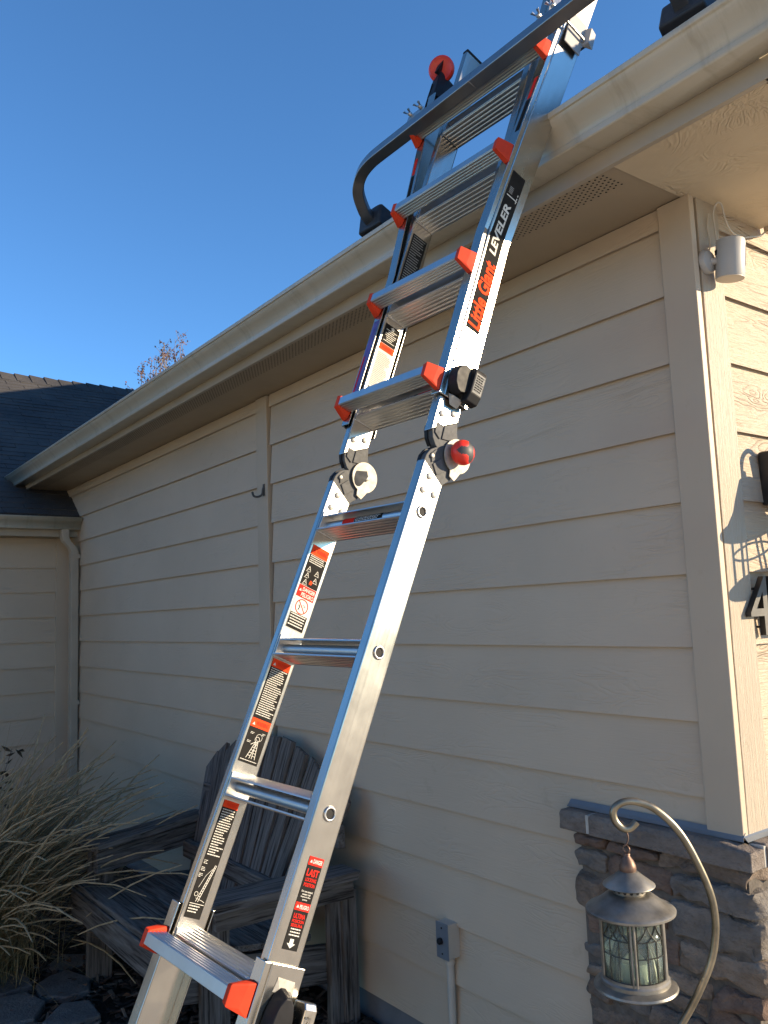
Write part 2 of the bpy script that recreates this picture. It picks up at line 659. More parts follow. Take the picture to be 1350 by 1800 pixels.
def plank(name, length, mat, parent, mw, h=0.205, gap=False):
    """one lapped board: local x along, -y outward, z up from its bottom edge; a few cross cuts let the bottom edge wander"""
    n = max(2, int(length / 0.8))
    vs = []
    for i in range(n + 1):
        x = length * i / n
        w = random.uniform(-0.0008, 0.0008)
        d = random.uniform(-0.0008, 0.0008)
        vs += [(x, -0.0150 + d, w), (x, -0.0150 + 0.0140 * h / 0.205, h), (x, 0.009, h), (x, -0.0030 + d, min(w + 0.0115, h * 0.5))]
    fs = []
    for i in range(n):
        a, b = i * 4, (i + 1) * 4
        for j in range(4):
            fs.append((a + j, b + j, b + (j + 1) % 4, a + (j + 1) % 4)[::-1])
    fs.append((0, 1, 2, 3)[::-1])
    fs.append(tuple(n * 4 + j for j in range(4)))
    mb = MB().add(vs, fs)
    return mb.build(name, mat, parent, mw)


# sheathing behind the siding
mb = MB().box(-5.6, -0.004, 0.012, 0.10, 0.10, 2.60)
lw = mb.build('long_wall', M_HOLE, house)
mb = MB().box(-0.10, -0.012, 0.10, 5.6, 0.10, 2.60)
mb.prism([(0.10, 2.60), (5.56, 2.60), (2.83, 4.40)], 'x', -0.10, -0.012)
fw = mb.build('front_wall', M_HOLE, house)
mb = MB().box(-5.34, -5.252, -6.0, -0.005, 0.10, 2.16)
ww = mb.build('wing_wall', M_HOLE, house)
MB().box(-5.4, -0.02, 0.004, 0.10, -0.05, 0.108).build('foundation', M_CONC, house)
MB().box(-5.40, -5.262, -6.0, -0.006, -0.05, 0.108).build('foundation', M_CONC, house)

for k in range(-1, 14):
    z = L5 - EXP * (k - 5)
    h = 0.205 if z + 0.205 < 2.47 else max(0.03, 2.468 - z)
    if z > 2.45:
        continue
    # right of the batten, left of it
    plank('siding_plank', 2.165 - 0.071 - 0.010, M_SID, lw, T(-2.155, 0, z), h)
    plank('siding_plank', 3.04, M_SID, lw, T(-5.312, 0, z), h)
    if z < 2.07:
        plank('siding_plank', 5.85, M_SID, ww, T(-5.24, -5.96, z) @ RZ(90), min(0.205, 2.093 - z))
for k in range(-5, 9):
    z = L5 - EXP * (k - 5)
    if z < 0.75:
        continue
    y0 = 0.112
    y1 = 5.5 if z < 2.6 else 2.0
    plank('siding_plank', y1 - y0, M_SIDF, fw, T(0, y0, z) @ RZ(90), 0.205)

# corner and batten boards
MB().box(-0.070, 0.0225, -0.021, 0.0, 0.905, 2.468).build('corner_board', M_TRIM, house, bevel=0.002)
cb = MB()
cb.add([(0.001, 0.0025, 0.905), (0.022, 0.0025, 0.905), (0.022, 0.108, 0.905), (0.001, 0.108, 0.905),
        (0.001, 0.012, 2.468), (0.0222, 0.012, 2.468), (0.0222, 0.108, 2.468), (0.001, 0.108, 2.468)],
       [(3, 2, 1, 0), (4, 5, 6, 7), (0, 1, 5, 4), (1, 2, 6, 5), (2, 3, 7, 6), (3, 0, 4, 7)])
cb.build('corner_board', M_TRIMF, house, bevel=0.002)
MB().box(-2.272, -2.170, -0.022, 0.010, 0.12, 2.468).build('batten_board', M_TRIM, house, bevel=0.002)
MB().box(-5.236, -5.216, -0.110, -0.010, 0.12, 2.10).build('corner_board', M_TRIM, house, bevel=0.002)

# soffits
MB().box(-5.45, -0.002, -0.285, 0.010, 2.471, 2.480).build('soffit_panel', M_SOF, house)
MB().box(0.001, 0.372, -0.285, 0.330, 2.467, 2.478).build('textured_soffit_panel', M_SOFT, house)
# the closed end of the eave return
MB().box(0.024, 0.40, 0.331, 0.352, 2.452, 2.86).build('return_board', M_TRIM, house, bevel=0.002)
# perforated vent strip (holes too small to pick apart singly)
mb = MB()
xx = -5.2
row = 0
while xx < -0.035:
    for j in range(6):
        y = -0.276 + j * 0.0142 + (0.0071 if row % 2 else 0)
        r = 0.0031
        mb.add([(xx + r * math.cos(a * math.pi / 3), y + r * math.sin(a * math.pi / 3), 2.4702) for a in range(6)], [(5, 4, 3, 2, 1, 0)])
    xx += 0.0118
    row += 1
mb.build('vent_hole', M_HOLE, house, kind='stuff')

# fascia and gutter of the main eave
MB().box(-5.45, 0.620, -0.301, -0.286, 2.466, 2.60).build('fascia_board', M_FASC, house, bevel=0.0015)  # right end lengthened past the corner to block sun on the gutter back
MB().box(0.376, 0.392, -0.30, 0.33, 2.466, 2.60).build('fascia_board', M_FASC, house, bevel=0.0015)


def gutter(length, parent, mw, slope=0.0, end_caps=(True, True)):
    """ogee gutter; local x along, -y outward, z up; origin at the back bottom edge"""
    prof = [(0.0, 0.088), (0.0, 0.0), (-0.073, -0.004), (-0.0755, -0.002), (-0.0765, 0.009), (-0.0750, 0.0115),
            (-0.0755, 0.016), (-0.079, 0.026), (-0.087, 0.038), (-0.099, 0.048), (-0.108, 0.056), (-0.112, 0.064),
            (-0.1125, 0.067), (-0.118, 0.068), (-0.1195, 0.078), (-0.117, 0.081), (-0.106, 0.081), (-0.104, 0.072)]
    n = 8
    vs, fs = [], []
    for i in range(n + 1):
        x = length * i / n
        dz = slope * x + random.uniform(-0.0012, 0.0012)
        for y, z in prof:
            vs.append((x, y, z + dz))
    k = len(prof)
    for i in range(n):
        for j in range(k - 1):
            fs.append((i * k + j, i * k + j + 1, (i + 1) * k + j + 1, (i + 1) * k + j))
    g = MB().add(vs, fs).build('gutter', M_GUT, parent, mw, smooth=32, solid=0.0014)
    for side, on in zip((0, 1), end_caps):
        if on:
            x = 0 if side == 0 else length
            poly = prof[:16]
            c = MB().prism([(y, z + slope * x) for y, z in poly], 'x', x - 0.001, x + 0.001)
            c.build('gutter_end_cap', M_GUT, g, mw)
    return g


gutter(6.12, house, T(-5.50, -0.302, 2.494), 0.0032)
# gutter hangers' dark shadow line is real: the gutter back sits against the fascia


# main roof: decking with shingle courses
def roof_slab(name, pts, thick, mat, parent):
    vs = [Vector(p) for p in pts]
    dn = Vector((0, 0, -thick))
    n = len(vs)
    mb = MB()
    mb.add(vs + [v + dn for v in vs], [tuple(range(n)), tuple(range(2 * n - 1, n - 1, -1))] + [(i, n + i, n + (i + 1) % n, (i + 1) % n) for i in range(n)])
    return mb.build(name, mat, parent)


EZ = 2.63
MR = 0.668
ridge_y, ridge_z = 2.83, EZ - 0.02 + MR * (2.83 + 0.36)
rs = roof_slab('main_roof', [(-7.5, -0.36, EZ - 0.02), (0.43, -0.36, EZ - 0.02), (0.43, ridge_y, ridge_z), (-7.5, ridge_y, ridge_z)], 0.10, M_SHIN, house)
roof_slab('main_roof', [(-7.5, ridge_y, ridge_z), (0.43, ridge_y, ridge_z), (0.43, 6.1, EZ - 0.02), (-7.5, 6.1, EZ - 0.02)], 0.10, M_SHIN, house)
MB().prism([(0.36, 2.62), (0.36, 2.78), (ridge_y, ridge_z - 0.11), (ridge_y, ridge_z - 0.29)], 'x', 0.41, 0.428).build('rake_board', M_FASC, house)


def shingle_field(parent, origin, along, up, nrm, length, rise, expo=0.085, tab=0.30, lift=0.005):
    """courses of three-tab shingles: every course is a row of separate tabs of uneven thickness and drop"""
    mb = MB()
    rows = int(rise / expo)
    for r in range(rows):
        off = (r % 2) * tab * 0.5 + random.uniform(-0.03, 0.03)
        x = -off
        while x < length:
            x0, x1 = max(0, x), min(length, x + tab - 0.006)
            x += tab
            if x1 - x0 < 0.02:
                continue
            dj = random.uniform(-0.003, 0.003)
            lf = lift + random.uniform(-0.002, 0.003)
            u0, u1 = r * expo + dj, (r + 1) * expo + 0.02
            P = lambda a, b, c: origin + along * a + up * b + nrm * c
            mb.add([P(x0, u0, lf), P(x1, u0, lf), P(x1, u1, 0.001), P(x0, u1, 0.001), P(x0, u0, -0.002), P(x1, u0, -0.002)],
                   [(0, 1, 2, 3), (0, 4, 5, 1), (1, 5, 2), (0, 3, 4)])
    mb.build('shingles', M_SHIN, parent, kind='stuff')


up_m = Vector((0, 1, MR)).normalized()
shingle_field(rs, Vector((-5.7, -0.37, EZ - 0.026 + 0.004)), Vector((1, 0, 0)), up_m, Vector((0, -MR, 1)).normalized(), 6.13, 1.2)

# wing roof (dark slope behind the gutter) with ridge
wx0, wz0 = -4.985, 2.235
wr_x, wr_z = -7.56, 3.965
wsl = (wr_z - wz0) / (wx0 - wr_x)
ws = roof_slab('wing_roof', [(wx0, -6.3, wz0), (wx0, 5.5, wz0), (wr_x, 5.5, wr_z), (wr_x, -6.3, wr_z)], 0.08, M_SHIN, house)
roof_slab('wing_roof', [(wr_x, -6.3, wr_z), (wr_x, 5.5, wr_z), (2 * wr_x - wx0, 5.5, wz0), (2 * wr_x - wx0, -6.3, wz0)], 0.08, M_SHIN, house)
upw = Vector((-1, 0, wsl)).normalized()
nw = Vector((wsl, 0, 1)).normalized()
shingle_field(ws, Vector((wx0, -2.6, wz0)) + nw * 0.002, Vector((0, 1, 0)), upw, nw, 6.0, 3.08)
mb = MB()
y = -2.6
while y < 3.6:
    z = random.uniform(0.0, 0.006)
    l = 0.15
    mb.add([(wr_x + 0.15, y, wr_z - 0.10 + 0.012), (wr_x, y, wr_z + 0.022 + z), (wr_x - 0.15, y, wr_z - 0.10 + 0.012),
            (wr_x + 0.15, y + l, wr_z - 0.10 + 0.006), (wr_x, y + l, wr_z + 0.012), (wr_x - 0.15, y + l, wr_z - 0.10 + 0.006)],
           [(0, 3, 4, 1), (1, 4, 5, 2), (0, 1, 2)])
    y += l - 0.008
mb.build('ridge_shingles', M_SHIN, ws, kind='stuff')

# wing eave
MB().box(-5.236, -5.062, -6.0, -0.012, 2.094, 2.100).build('soffit_panel', M_SOF, house)
MB().box(-5.061, -5.046, -6.0, -0.012, 2.090, 2.20).build('fascia_board', M_FASC, house)
gutter(5.98, house, T(-5.045, -5.992, 2.140) @ RZ(90), 0.0)

# downspout: outlet, offset elbows, straight leader
ds = MB()


def rect_tube(mb, path, hx, hy):
    vs = []
    for p in path:
        for sx, sy in ((-1, -1), (1, -1), (1, 1), (-1, 1)):
            vs.append((p[0] + sx * hx, p[1] + sy * hy, p[2]))
    fs = []
    for i in range(len(path) - 1):
        for j in range(4):
            fs.append((i * 4 + j, i * 4 + (j + 1) % 4, (i + 1) * 4 + (j + 1) % 4, (i + 1) * 4 + j))
    fs.append((0, 1, 2, 3))
    fs.append(tuple((len(path) - 1) * 4 + j for j in (3, 2, 1, 0)))
    mb.add(vs, [f[::-1] for f in fs])


rect_tube(ds, [(-5.0, -0.118, 2.137), (-5.0, -0.118, 2.085), (-5.0, -0.108, 2.055), (-5.0, -0.062, 2.005), (-5.0, -0.050, 1.975), (-5.0, -0.047, 0.30),
               (-4.985, -0.055, 0.24), (-4.90, -0.08, 0.15)], 0.034, 0.026)
dso = ds.build('downspout', M_FASC, house, bevel=0.005)
for z in (1.93, 0.9):
    MB().box(-5.037, -4.963, -0.0765, -0.012, z, z + 0.028).build('strap', M_FASC, dso, bevel=0.001)

# flashing and stone base --------------------------------------------------
MB().add([(-0.492, -0.013, 0.922), (0.024, -0.013, 0.922), (0.024, -0.024, 0.912), (-0.492, -0.024, 0.912), (0.030, -0.034, 0.9065), (-0.49, -0.034, 0.9065)],
         [(0, 3, 2, 1), (3, 5, 4, 2)]).build('flashing', M_FLASH, house, solid=0.0012)
MB().add([(0.013, -0.02, 0.922), (0.013, 0.8, 0.922), (0.026, 0.8, 0.912), (0.026, -0.022, 0.912), (0.038, 0.8, 0.9070), (0.038, -0.030, 0.9070)],
         [(0, 3, 2, 1), (3, 5, 4, 2)]).build('flashing', M_FLASH, house, solid=0.0012)

base = MB().box(-0.447, -0.0102, -0.034, -0.012, -0.05, 0.86).box(-0.010, 0.036, -0.038, 0.85, -0.05, 0.86).build('stone_base', M_MORT, house)


def stone(x0, x1, y0, y1, z0, z1, mat, name='stone', rough=0.011, cuts=6, rnd=0.30, keep_back=None):
    """one ledge stone: a box whose faces are cut, rounded and pushed about so that edges are ragged"""
    bm = bmesh.new()
    bmesh.ops.create_cube(bm, size=2.0)
    bmesh.ops.subdivide_edges(bm, edges=bm.edges[:], cuts=cuts, use_grid_fill=True)
    c = Vector(((x0 + x1) / 2, (y0 + y1) / 2, (z0 + z1) / 2))
    hs = Vector(((x1 - x0) / 2, (y1 - y0) / 2, (z1 - z0) / 2))
    seed = Vector((random.uniform(0, 90), random.uniform(0, 90), random.uniform(0, 90)))
    mn = min(hs)
    for v in bm.verts:
        p = v.co.copy()
        r = min(mn * rnd * 2, mn)
        q = Vector((p.x * hs.x, p.y * hs.y, p.z * hs.z))
        inner = Vector((max(-hs.x + r, min(hs.x - r, q.x)), max(-hs.y + r, min(hs.y - r, q.y)), max(-hs.z + r, min(hs.z - r, q.z))))
        d = q - inner
        if d.length > 1e-6:
            q = inner + d.normalized() * r * (0.55 + 0.45 * min(1, d.length / r))
        w = q + c
        nz = noise.noise_vector(w * 14 + seed) * rough + noise.noise_vector(w * 38 + seed) * rough * 0.8
        v.co = w + nz
    me = bpy.data.meshes.new(name)
    bm.to_mesh(me)
    bm.free()
    me.materials.append(mat)
    me.polygons.foreach_set('use_smooth', [True] * len(me.polygons))
    me.set_sharp_from_angle(angle=math.radians(42))
    me.transform(Matrix.Translation(-c))
    return link(name, me, base, T(*c))


rng = random.Random(21)
z = 0.02
course = 0
while z < 0.84:
    h = rng.choice([0.042, 0.055, 0.065, 0.075, 0.09])
    if z + h > 0.81:
        h = 0.852 - z
    # corner stone wraps both faces
    cl = rng.uniform(0.10, 0.26)
    cy = rng.uniform(0.08, 0.24)
    pro = rng.uniform(-0.008, 0.014)
    stone(0.045 - cl, 0.050 + pro, -0.052 - rng.uniform(-0.006, 0.010), cy, z + 0.004, z + h - 0.004, rng.choice(M_STN), cuts=8, rough=0.015, rnd=0.22)
    x = 0.045 - cl - 0.006
    while x > -0.44:
        w = rng.uniform(0.11, 0.27)
        x0 = max(-0.447 + rng.uniform(-0.014, 0.012), x - w)
        if x0 + 0.44 < 0.07:
            x0 = -0.447 + rng.uniform(-0.014, 0.012)
        yo = -0.050 - rng.uniform(-0.012, 0.014)
        if rng.random() < 0.28 and h > 0.07:
            zm = z + h * rng.uniform(0.4, 0.6)
            stone(x0, x, yo, -0.008, z + 0.003, zm - 0.003, rng.choice(M_STN))
            stone(x0, x, yo + rng.uniform(-0.01, 0.01), -0.008, zm + 0.003, z + h - 0.003, rng.choice(M_STN))
        else:
            stone(x0, x, yo, -0.008, z + 0.004 + rng.uniform(0, 0.006), z + h - 0.004 - rng.uniform(0, 0.005), rng.choice(M_STN))
        x = x0 - rng.uniform(0.004, 0.012)
    y = cy + 0.008
    while y < 0.72:
        w = rng.uniform(0.11, 0.26)
        stone(0.004, 0.050 + rng.uniform(-0.012, 0.014), y, y + w, z + 0.004, z + h - 0.004, rng.choice(M_STN), rough=0.012)
        y += w + 0.008
    z += h
    course += 1


def cap(x0, x1, y0, y1, front, side):
    """sill block with a weathered, slightly sloping top; front (−y) and side (+x) edges drop a little"""
    bm = bmesh.new()
    bmesh.ops.create_cube(bm, size=1.0)
    bmesh.ops.subdivide_edges(bm, edges=bm.edges[:], cuts=5, use_grid_fill=True)
    sd = Vector((random.uniform(0, 50), 0, 0))
    for v in bm.verts:
        p = v.co
        x = x0 + (p.x + 0.5) * (x1 - x0)
        yy = y0 + (p.y + 0.5) * (y1 - y0)
        zt = 0.9045 - (0.010 if (front and p.y < -0.4) or (side and p.x > 0.4) else 0)
        zz = 0.853 + (p.z + 0.5) * (zt - 0.853)
        w = Vector((x, yy, zz))
        v.co = w + noise.noise_vector(w * 30 + sd) * 0.0022 + noise.noise_vector(w * 8 + sd) * 0.0015
    me = bpy.data.meshes.new('cap_stone')
    bm.to_mesh(me)
    bm.free()
    me.materials.append(M_CAP)
    me.polygons.foreach_set('use_smooth', [True] * len(me.polygons))
    me.set_sharp_from_angle(angle=math.radians(40))
    c = Vector(((x0 + x1) / 2, (y0 + y1) / 2, 0.88))
    me.transform(Matrix.Translation(-c))
    return link('cap_stone', me, base, T(*c), bevel=0.003)


cap(-0.488, -0.398, -0.072, -0.014, True, False)
cap(-0.388, 0.066, -0.072, -0.014, True, True)
cap(0.022, 0.070, -0.006, 0.42, False, True)
cap(0.022, 0.070, 0.43, 0.80, False, True)
MB().box(-0.398, -0.388, -0.0695, -0.016, 0.855, 0.9025).build('mortar_joint', M_MORTL, base, bevel=0.001)
MB().box(0.030, 0.0655, -0.0150, -0.0050, 0.855, 0.901).build('mortar_joint', M_MORTL, base, bevel=0.001)

# ------------------------------------------------------------------ ladder
SC = 0.957


def frame(P, X, Y, Z):
    """local x across the ladder, y up the rails, z out of its front"""
    P = Vector((P[0], P[1], P[2] + 1.52))
    P = CAM + (P - CAM) * SC
    mm = Matrix((Vector(X), Vector(Y), Vector(Z))).transposed().to_4x4()
    mm.translation = P
    return mm @ Matrix.Scale(SC, 4)


S = 0.3048
FL = frame((-0.35073, -1.01654, -0.42055), (0.99893, 0.04508, -0.01001), (-0.00918, 0.40630, 0.91369), (0.04525, -0.91263, 0.40628))
# upper half: origin moved so that y = k * S counts rungs in the same way
uA, uU, uN = Vector((0.99977, 0.01738, -0.01293)), Vector((0.00579, 0.36044, 0.93276)), Vector((0.02087, -0.93262, 0.36026))
piv = Vector((-0.35968, -0.66959, 0.24905))
FU = frame(piv - uU * (2.47 * S) + uN * 0.045, uA, uU, uN)

ladder = thing('folding_ladder', 'tall aluminium folding ladder with orange rung clips leaning at the eave', 'ladder', tuple(FL @ Vector((0, -4.1 * S, 0))))
OW = 0.182         # outer face of the outer rails
rngL = random.Random(3)


def upper_x(k):
    """half width of the flared upper outer rails"""
    return OW + max(0, k - 4.32) * 0.0400


def lower_x(k):
    return OW + max(0, -2.0 - k) * 0.036


def inner_rail(F, side, ys_front, ys_rear, y0f, y0r):
    x0, x1 = (0.150, 0.175) if side > 0 else (-0.170, -0.150)
    poly = [(y0f, 0.0335), (ys_front, 0.0335), (ys_rear, -0.0335), (y0r, -0.0335)]
    return MB().prism([(p[0], p[1]) for p in poly], 'x', x0, x1).build('inner_rail', M_ALU, ladder, F, bevel=0.0035, seg=3)


def channel_rail(F, side, k0, k1, xf, step=0.25):
    """C-shaped outer rail that opens inward and follows xf(k)"""
    t_, d, fl = 0.003, 0.0425, 0.030
    prof = [(0, -d), (0, d), (-fl, d), (-fl, d - t_), (-t_, d - t_), (-t_, -d + t_), (-fl, -d + t_), (-fl, -d)]
    ks = [k0]
    while ks[-1] + step < k1:
        ks.append(ks[-1] + step)
    ks = sorted(set(ks + [k1] + [q for q in (4.32, -2.0) if k0 < q < k1]))
    vs, fs = [], []
    for k in ks:
        for px, pz in prof:
            vs.append((side * (xf(k) + px), k * S, pz))
    n = len(prof)
    for i in range(len(ks) - 1):
        for j in range(n):
            q = (i * n + j, i * n + (j + 1) % n, (i + 1) * n + (j + 1) % n, (i + 1) * n + j)
            fs.append(q if side > 0 else q[::-1])
    e0 = tuple(range(n))
    e1 = tuple((len(ks) - 1) * n + j for j in range(n))
    fs.append(e0[::-1] if side > 0 else e0)
    fs.append(e1 if side > 0 else e1[::-1])
    o = MB().add(vs, fs)
    return o.build('outer_rail', M_ALU, ladder, F, bevel=0.0012)


railR = inner_rail(FL, 1, 2.360 * S, 2.256 * S, -1.04 * S, -1.04 * S)
railL = inner_rail(FL, -1, 2.360 * S, 2.256 * S, -1.04 * S, -1.04 * S)
urailR = inner_rail(FU, 1, 6.95 * S, 6.95 * S, 2.600 * S, 2.755 * S)
urailL = inner_rail(FU, -1, 6.97 * S, 6.97 * S, 2.600 * S, 2.755 * S)
oR = channel_rail(FL, 1, -4.15, -0.815, lower_x)
oL = channel_rail(FL, -1, -4.15, -0.775, lower_x)
uoR = channel_rail(FU, 1, 2.88, 7.9, upper_x)
uoL = channel_rail(FU, -1, 2.86, 6.62, upper_x)
# raised edge bead along the outer rails
for F, o, k0, k1, xf, sd in ((FU, uoR, 2.88, 7.9, upper_x, 1), (FL, oR, -4.15, -0.815, lower_x, 1), (FU, uoL, 2.86, 6.62, upper_x, -1)):
    pts = []
    k = k0
    while k < k1 - 0.01:
        pts.append((sd * (xf(k) + 0.0002), k * S, 0.0285))
        k += 0.3
    pts.append((sd * (xf(k1) + 0.0002), k1 * S, 0.0285))
    MB().tube(pts, 0.0022, 6).build('edge_bead', M_ALU, o, F, smooth=50)
for sd in (1, -1):
    MB().box(sd * OW - 0.002 if sd > 0 else -OW - 0.06, sd * OW + 0.06 if sd > 0 else -OW + 0.002, -4.28 * S, -4.13 * S, -0.045, 0.045).map(
        lambda p: (p[0] + (sd * 0.036 * 2.1), p[1], p[2])).build('rubber_foot', M_RUBBER, ladder, FL, bevel=0.006)
MB().box(-0.1705, -0.1495, 6.968 * S, 7.0 * S, -0.034, 0.034).build('rail_end_cap', M_BLACKP, ladder, FU, bevel=0.003)
MB().box(0.1495, 0.1755, 6.948 * S, 6.98 * S, -0.034, 0.034).build('rail_end_cap', M_BLACKP, ladder, FU, bevel=0.003)


def ribbed(z0, z1, y0, y1, top=True, bottom=True, ribs=6, rh=0.0016):
    """tread section in (y, z): ribs stand proud of the wide faces"""
    w = (z1 - z0) / ribs
    a, b = [], []
    for i in range(ribs):
        za = z0 + i * w
        for dz, up in ((0.0, 0), (0.18, 1), (0.62, 1), (0.80, 0)):
            a.append((y1 + (rh if up and top else 0), za + dz * w))
            b.append((y0 - (rh if up and bottom else 0), za + dz * w))
    a.append((y1, z1))
    b.append((y0, z1))
    return a + b[::-1]


def inner_rung(F, k):
    yc = k * S
    lo_ = F is FL
    pitch_top = (lambda p: (p.x, p.y - 0.25 * p.z, p.z)) if lo_ else (lambda p: p)
    pitch_bot = (lambda p: p) if lo_ else (lambda p: (p.x, p.y + 0.12 * p.z, p.z))
    t1 = MB().prism(ribbed(-0.0315, 0.0275, yc + 0.0190, yc + 0.0225, True, False), 'x', -0.1495, 0.1495).map(pitch_top)
    r = MB().tube([(-0.1495, yc, 0), (0.1495, yc, 0)], 0.0115, 18).build('inner_rung', M_RUNG, ladder, F, smooth=40)
    t1.build('tread', M_RUNG, r, F, bevel=0.0004, seg=1)
    MB().prism(ribbed(-0.0315, 0.0315, yc - 0.0225, yc - 0.0190, False, True), 'x', -0.1495, 0.1495).map(pitch_bot).build('tread', M_RUNG, r, F, bevel=0.0004, seg=1)
    for sd in (-1, 1):
        # flared end plate against the rail
        MB().prism([(yc - 0.026, -0.030), (yc - 0.026, 0.029), (yc + 0.026, 0.029), (yc + 0.026, -0.030)], 'x', sd * 0.1500, sd * 0.1470).build('end_plate', M_RUNG, r, F, bevel=0.0012)
    return r


def outer_rung(F, k, hw):
    yc = k * S
    tl = -0.20 if F is FL else 0.06        # treads are pitched so that each half is level when it stands the right way up
    r = MB().prism(ribbed(0.0465, 0.0830, yc - 0.0105, yc + 0.0105, True, True, 5), 'x', -hw + 0.010, hw - 0.010).map(lambda p: (p.x, p.y + tl * (p.z - 0.063), p.z)).build('outer_rung', M_RUNG, ladder, F, bevel=0.0006, seg=1)
    for sd in (-1, 1):
        x = lambda v: sd * (hw + v)
        pts = []
        for v, hy, za, zb in ((-0.014, 0.0140, 0.044, 0.0835), (-0.001, 0.0165, 0.043, 0.0850)):
            for yy in (-hy, hy):
                for zz in (za, zb):
                    pts.append((x(v), yc + yy + tl * (zz - 0.063), zz))
        pts += [(x(0.009), yc + 0.022, 0.043), (x(0.009), yc - 0.031, 0.043), (x(0.007), yc + 0.019, 0.058), (x(0.006), yc - 0.019, 0.062), (x(-0.010), yc + 0.024, 0.043), (x(-0.006), yc - 0.029, 0.043)]
        MB().hull(pts).build('rung_clip', M_ORANGE, r, F, bevel=0.0022)
    return r


for k in (-1, 0, 1, 2):
    inner_rung(FL, k)
for k in (3, 4, 5, 6):
    inner_rung(FU, k)
outer_rung(FL, -1, 0.170)
outer_rung(FL, -2, 0.170)
outer_rung(FL, -3, 0.192)
for k, hw in ((3, 0.170), (4, 0.173), (5, 0.200), (6, 0.240), (7, 0.277)):
    if k == 7:
        continue
    outer_rung(FU, k, hw)


def torus(mb, c, R, r, axis='x', n=24, m_=8):
    vs, fs = [], []
    for i in range(n):
        a = 2 * math.pi * i / n
        for j in range(m_):
            b = 2 * math.pi * j / m_
            rr = R + r * math.cos(b)
            u, v, w = rr * math.cos(a), rr * math.sin(a), r * math.sin(b)
            p = (w, u, v) if axis == 'x' else (u, w, v) if axis == 'y' else (u, v, w)
            vs.append((c[0] + p[0], c[1] + p[1], c[2] + p[2]))
    for i in range(n):
        for j in range(m_):
            fs.append((i * m_ + j, i * m_ + (j + 1) % m_, ((i + 1) % n) * m_ + (j + 1) % m_, ((i + 1) % n) * m_ + j))
    mb.add(vs, fs)


# swaged rung ends and bolts on the rails
for F, rail, ks in ((FL, railR, (0, 1, 2)),):
    for k in ks:
        mb = MB()
        torus(mb, (0.1762, k * S, 0.0), 0.0112, 0.0026)
        mb.build('swaged_ring', M_ZINC, rail, F, smooth=60)
        MB().lathe([(0.0105, 0.1752), (0.0105, 0.1758)], 20, (0, k * S, 0), 'x').build('ring_hollow', M_HOLE, rail, F)


def bolt(F, rail, x, k, z, out, r=0.0075):
    h = 0.0042
    pr = [(r, 0.0), (r, h * 0.6), (r * 0.72, h), (0.001, h * 1.12)]
    pts = [(a, x + out * b) for a, b in pr]
    MB().lathe(pts, 16, (0, k * S, z), 'x').build('bolt', M_BOLT, rail, F, smooth=40)


for rail, x, out in ((railR, 0.175, 1), (railL, -0.150, 1)):
    for k, z in ((2.262, 0.008), (2.148, 0.014), (2.158, -0.017)):
        bolt(FL, rail, x, k, z, out)
for rail, x, out in ((urailR, 0.175, 1), (urailL, -0.150, 1)):
    for k, z in ((2.755, 0.016), (2.800, -0.014)):
        bolt(FU, rail, x, k, z, out)


# hinges
def arc(c, r, a0, a1, n):
    return [(c[0] + r * math.cos(math.radians(a0 + (a1 - a0) * i / n)), c[1] + r * math.sin(math.radians(a0 + (a1 - a0) * i / n))) for i in range(n + 1)]


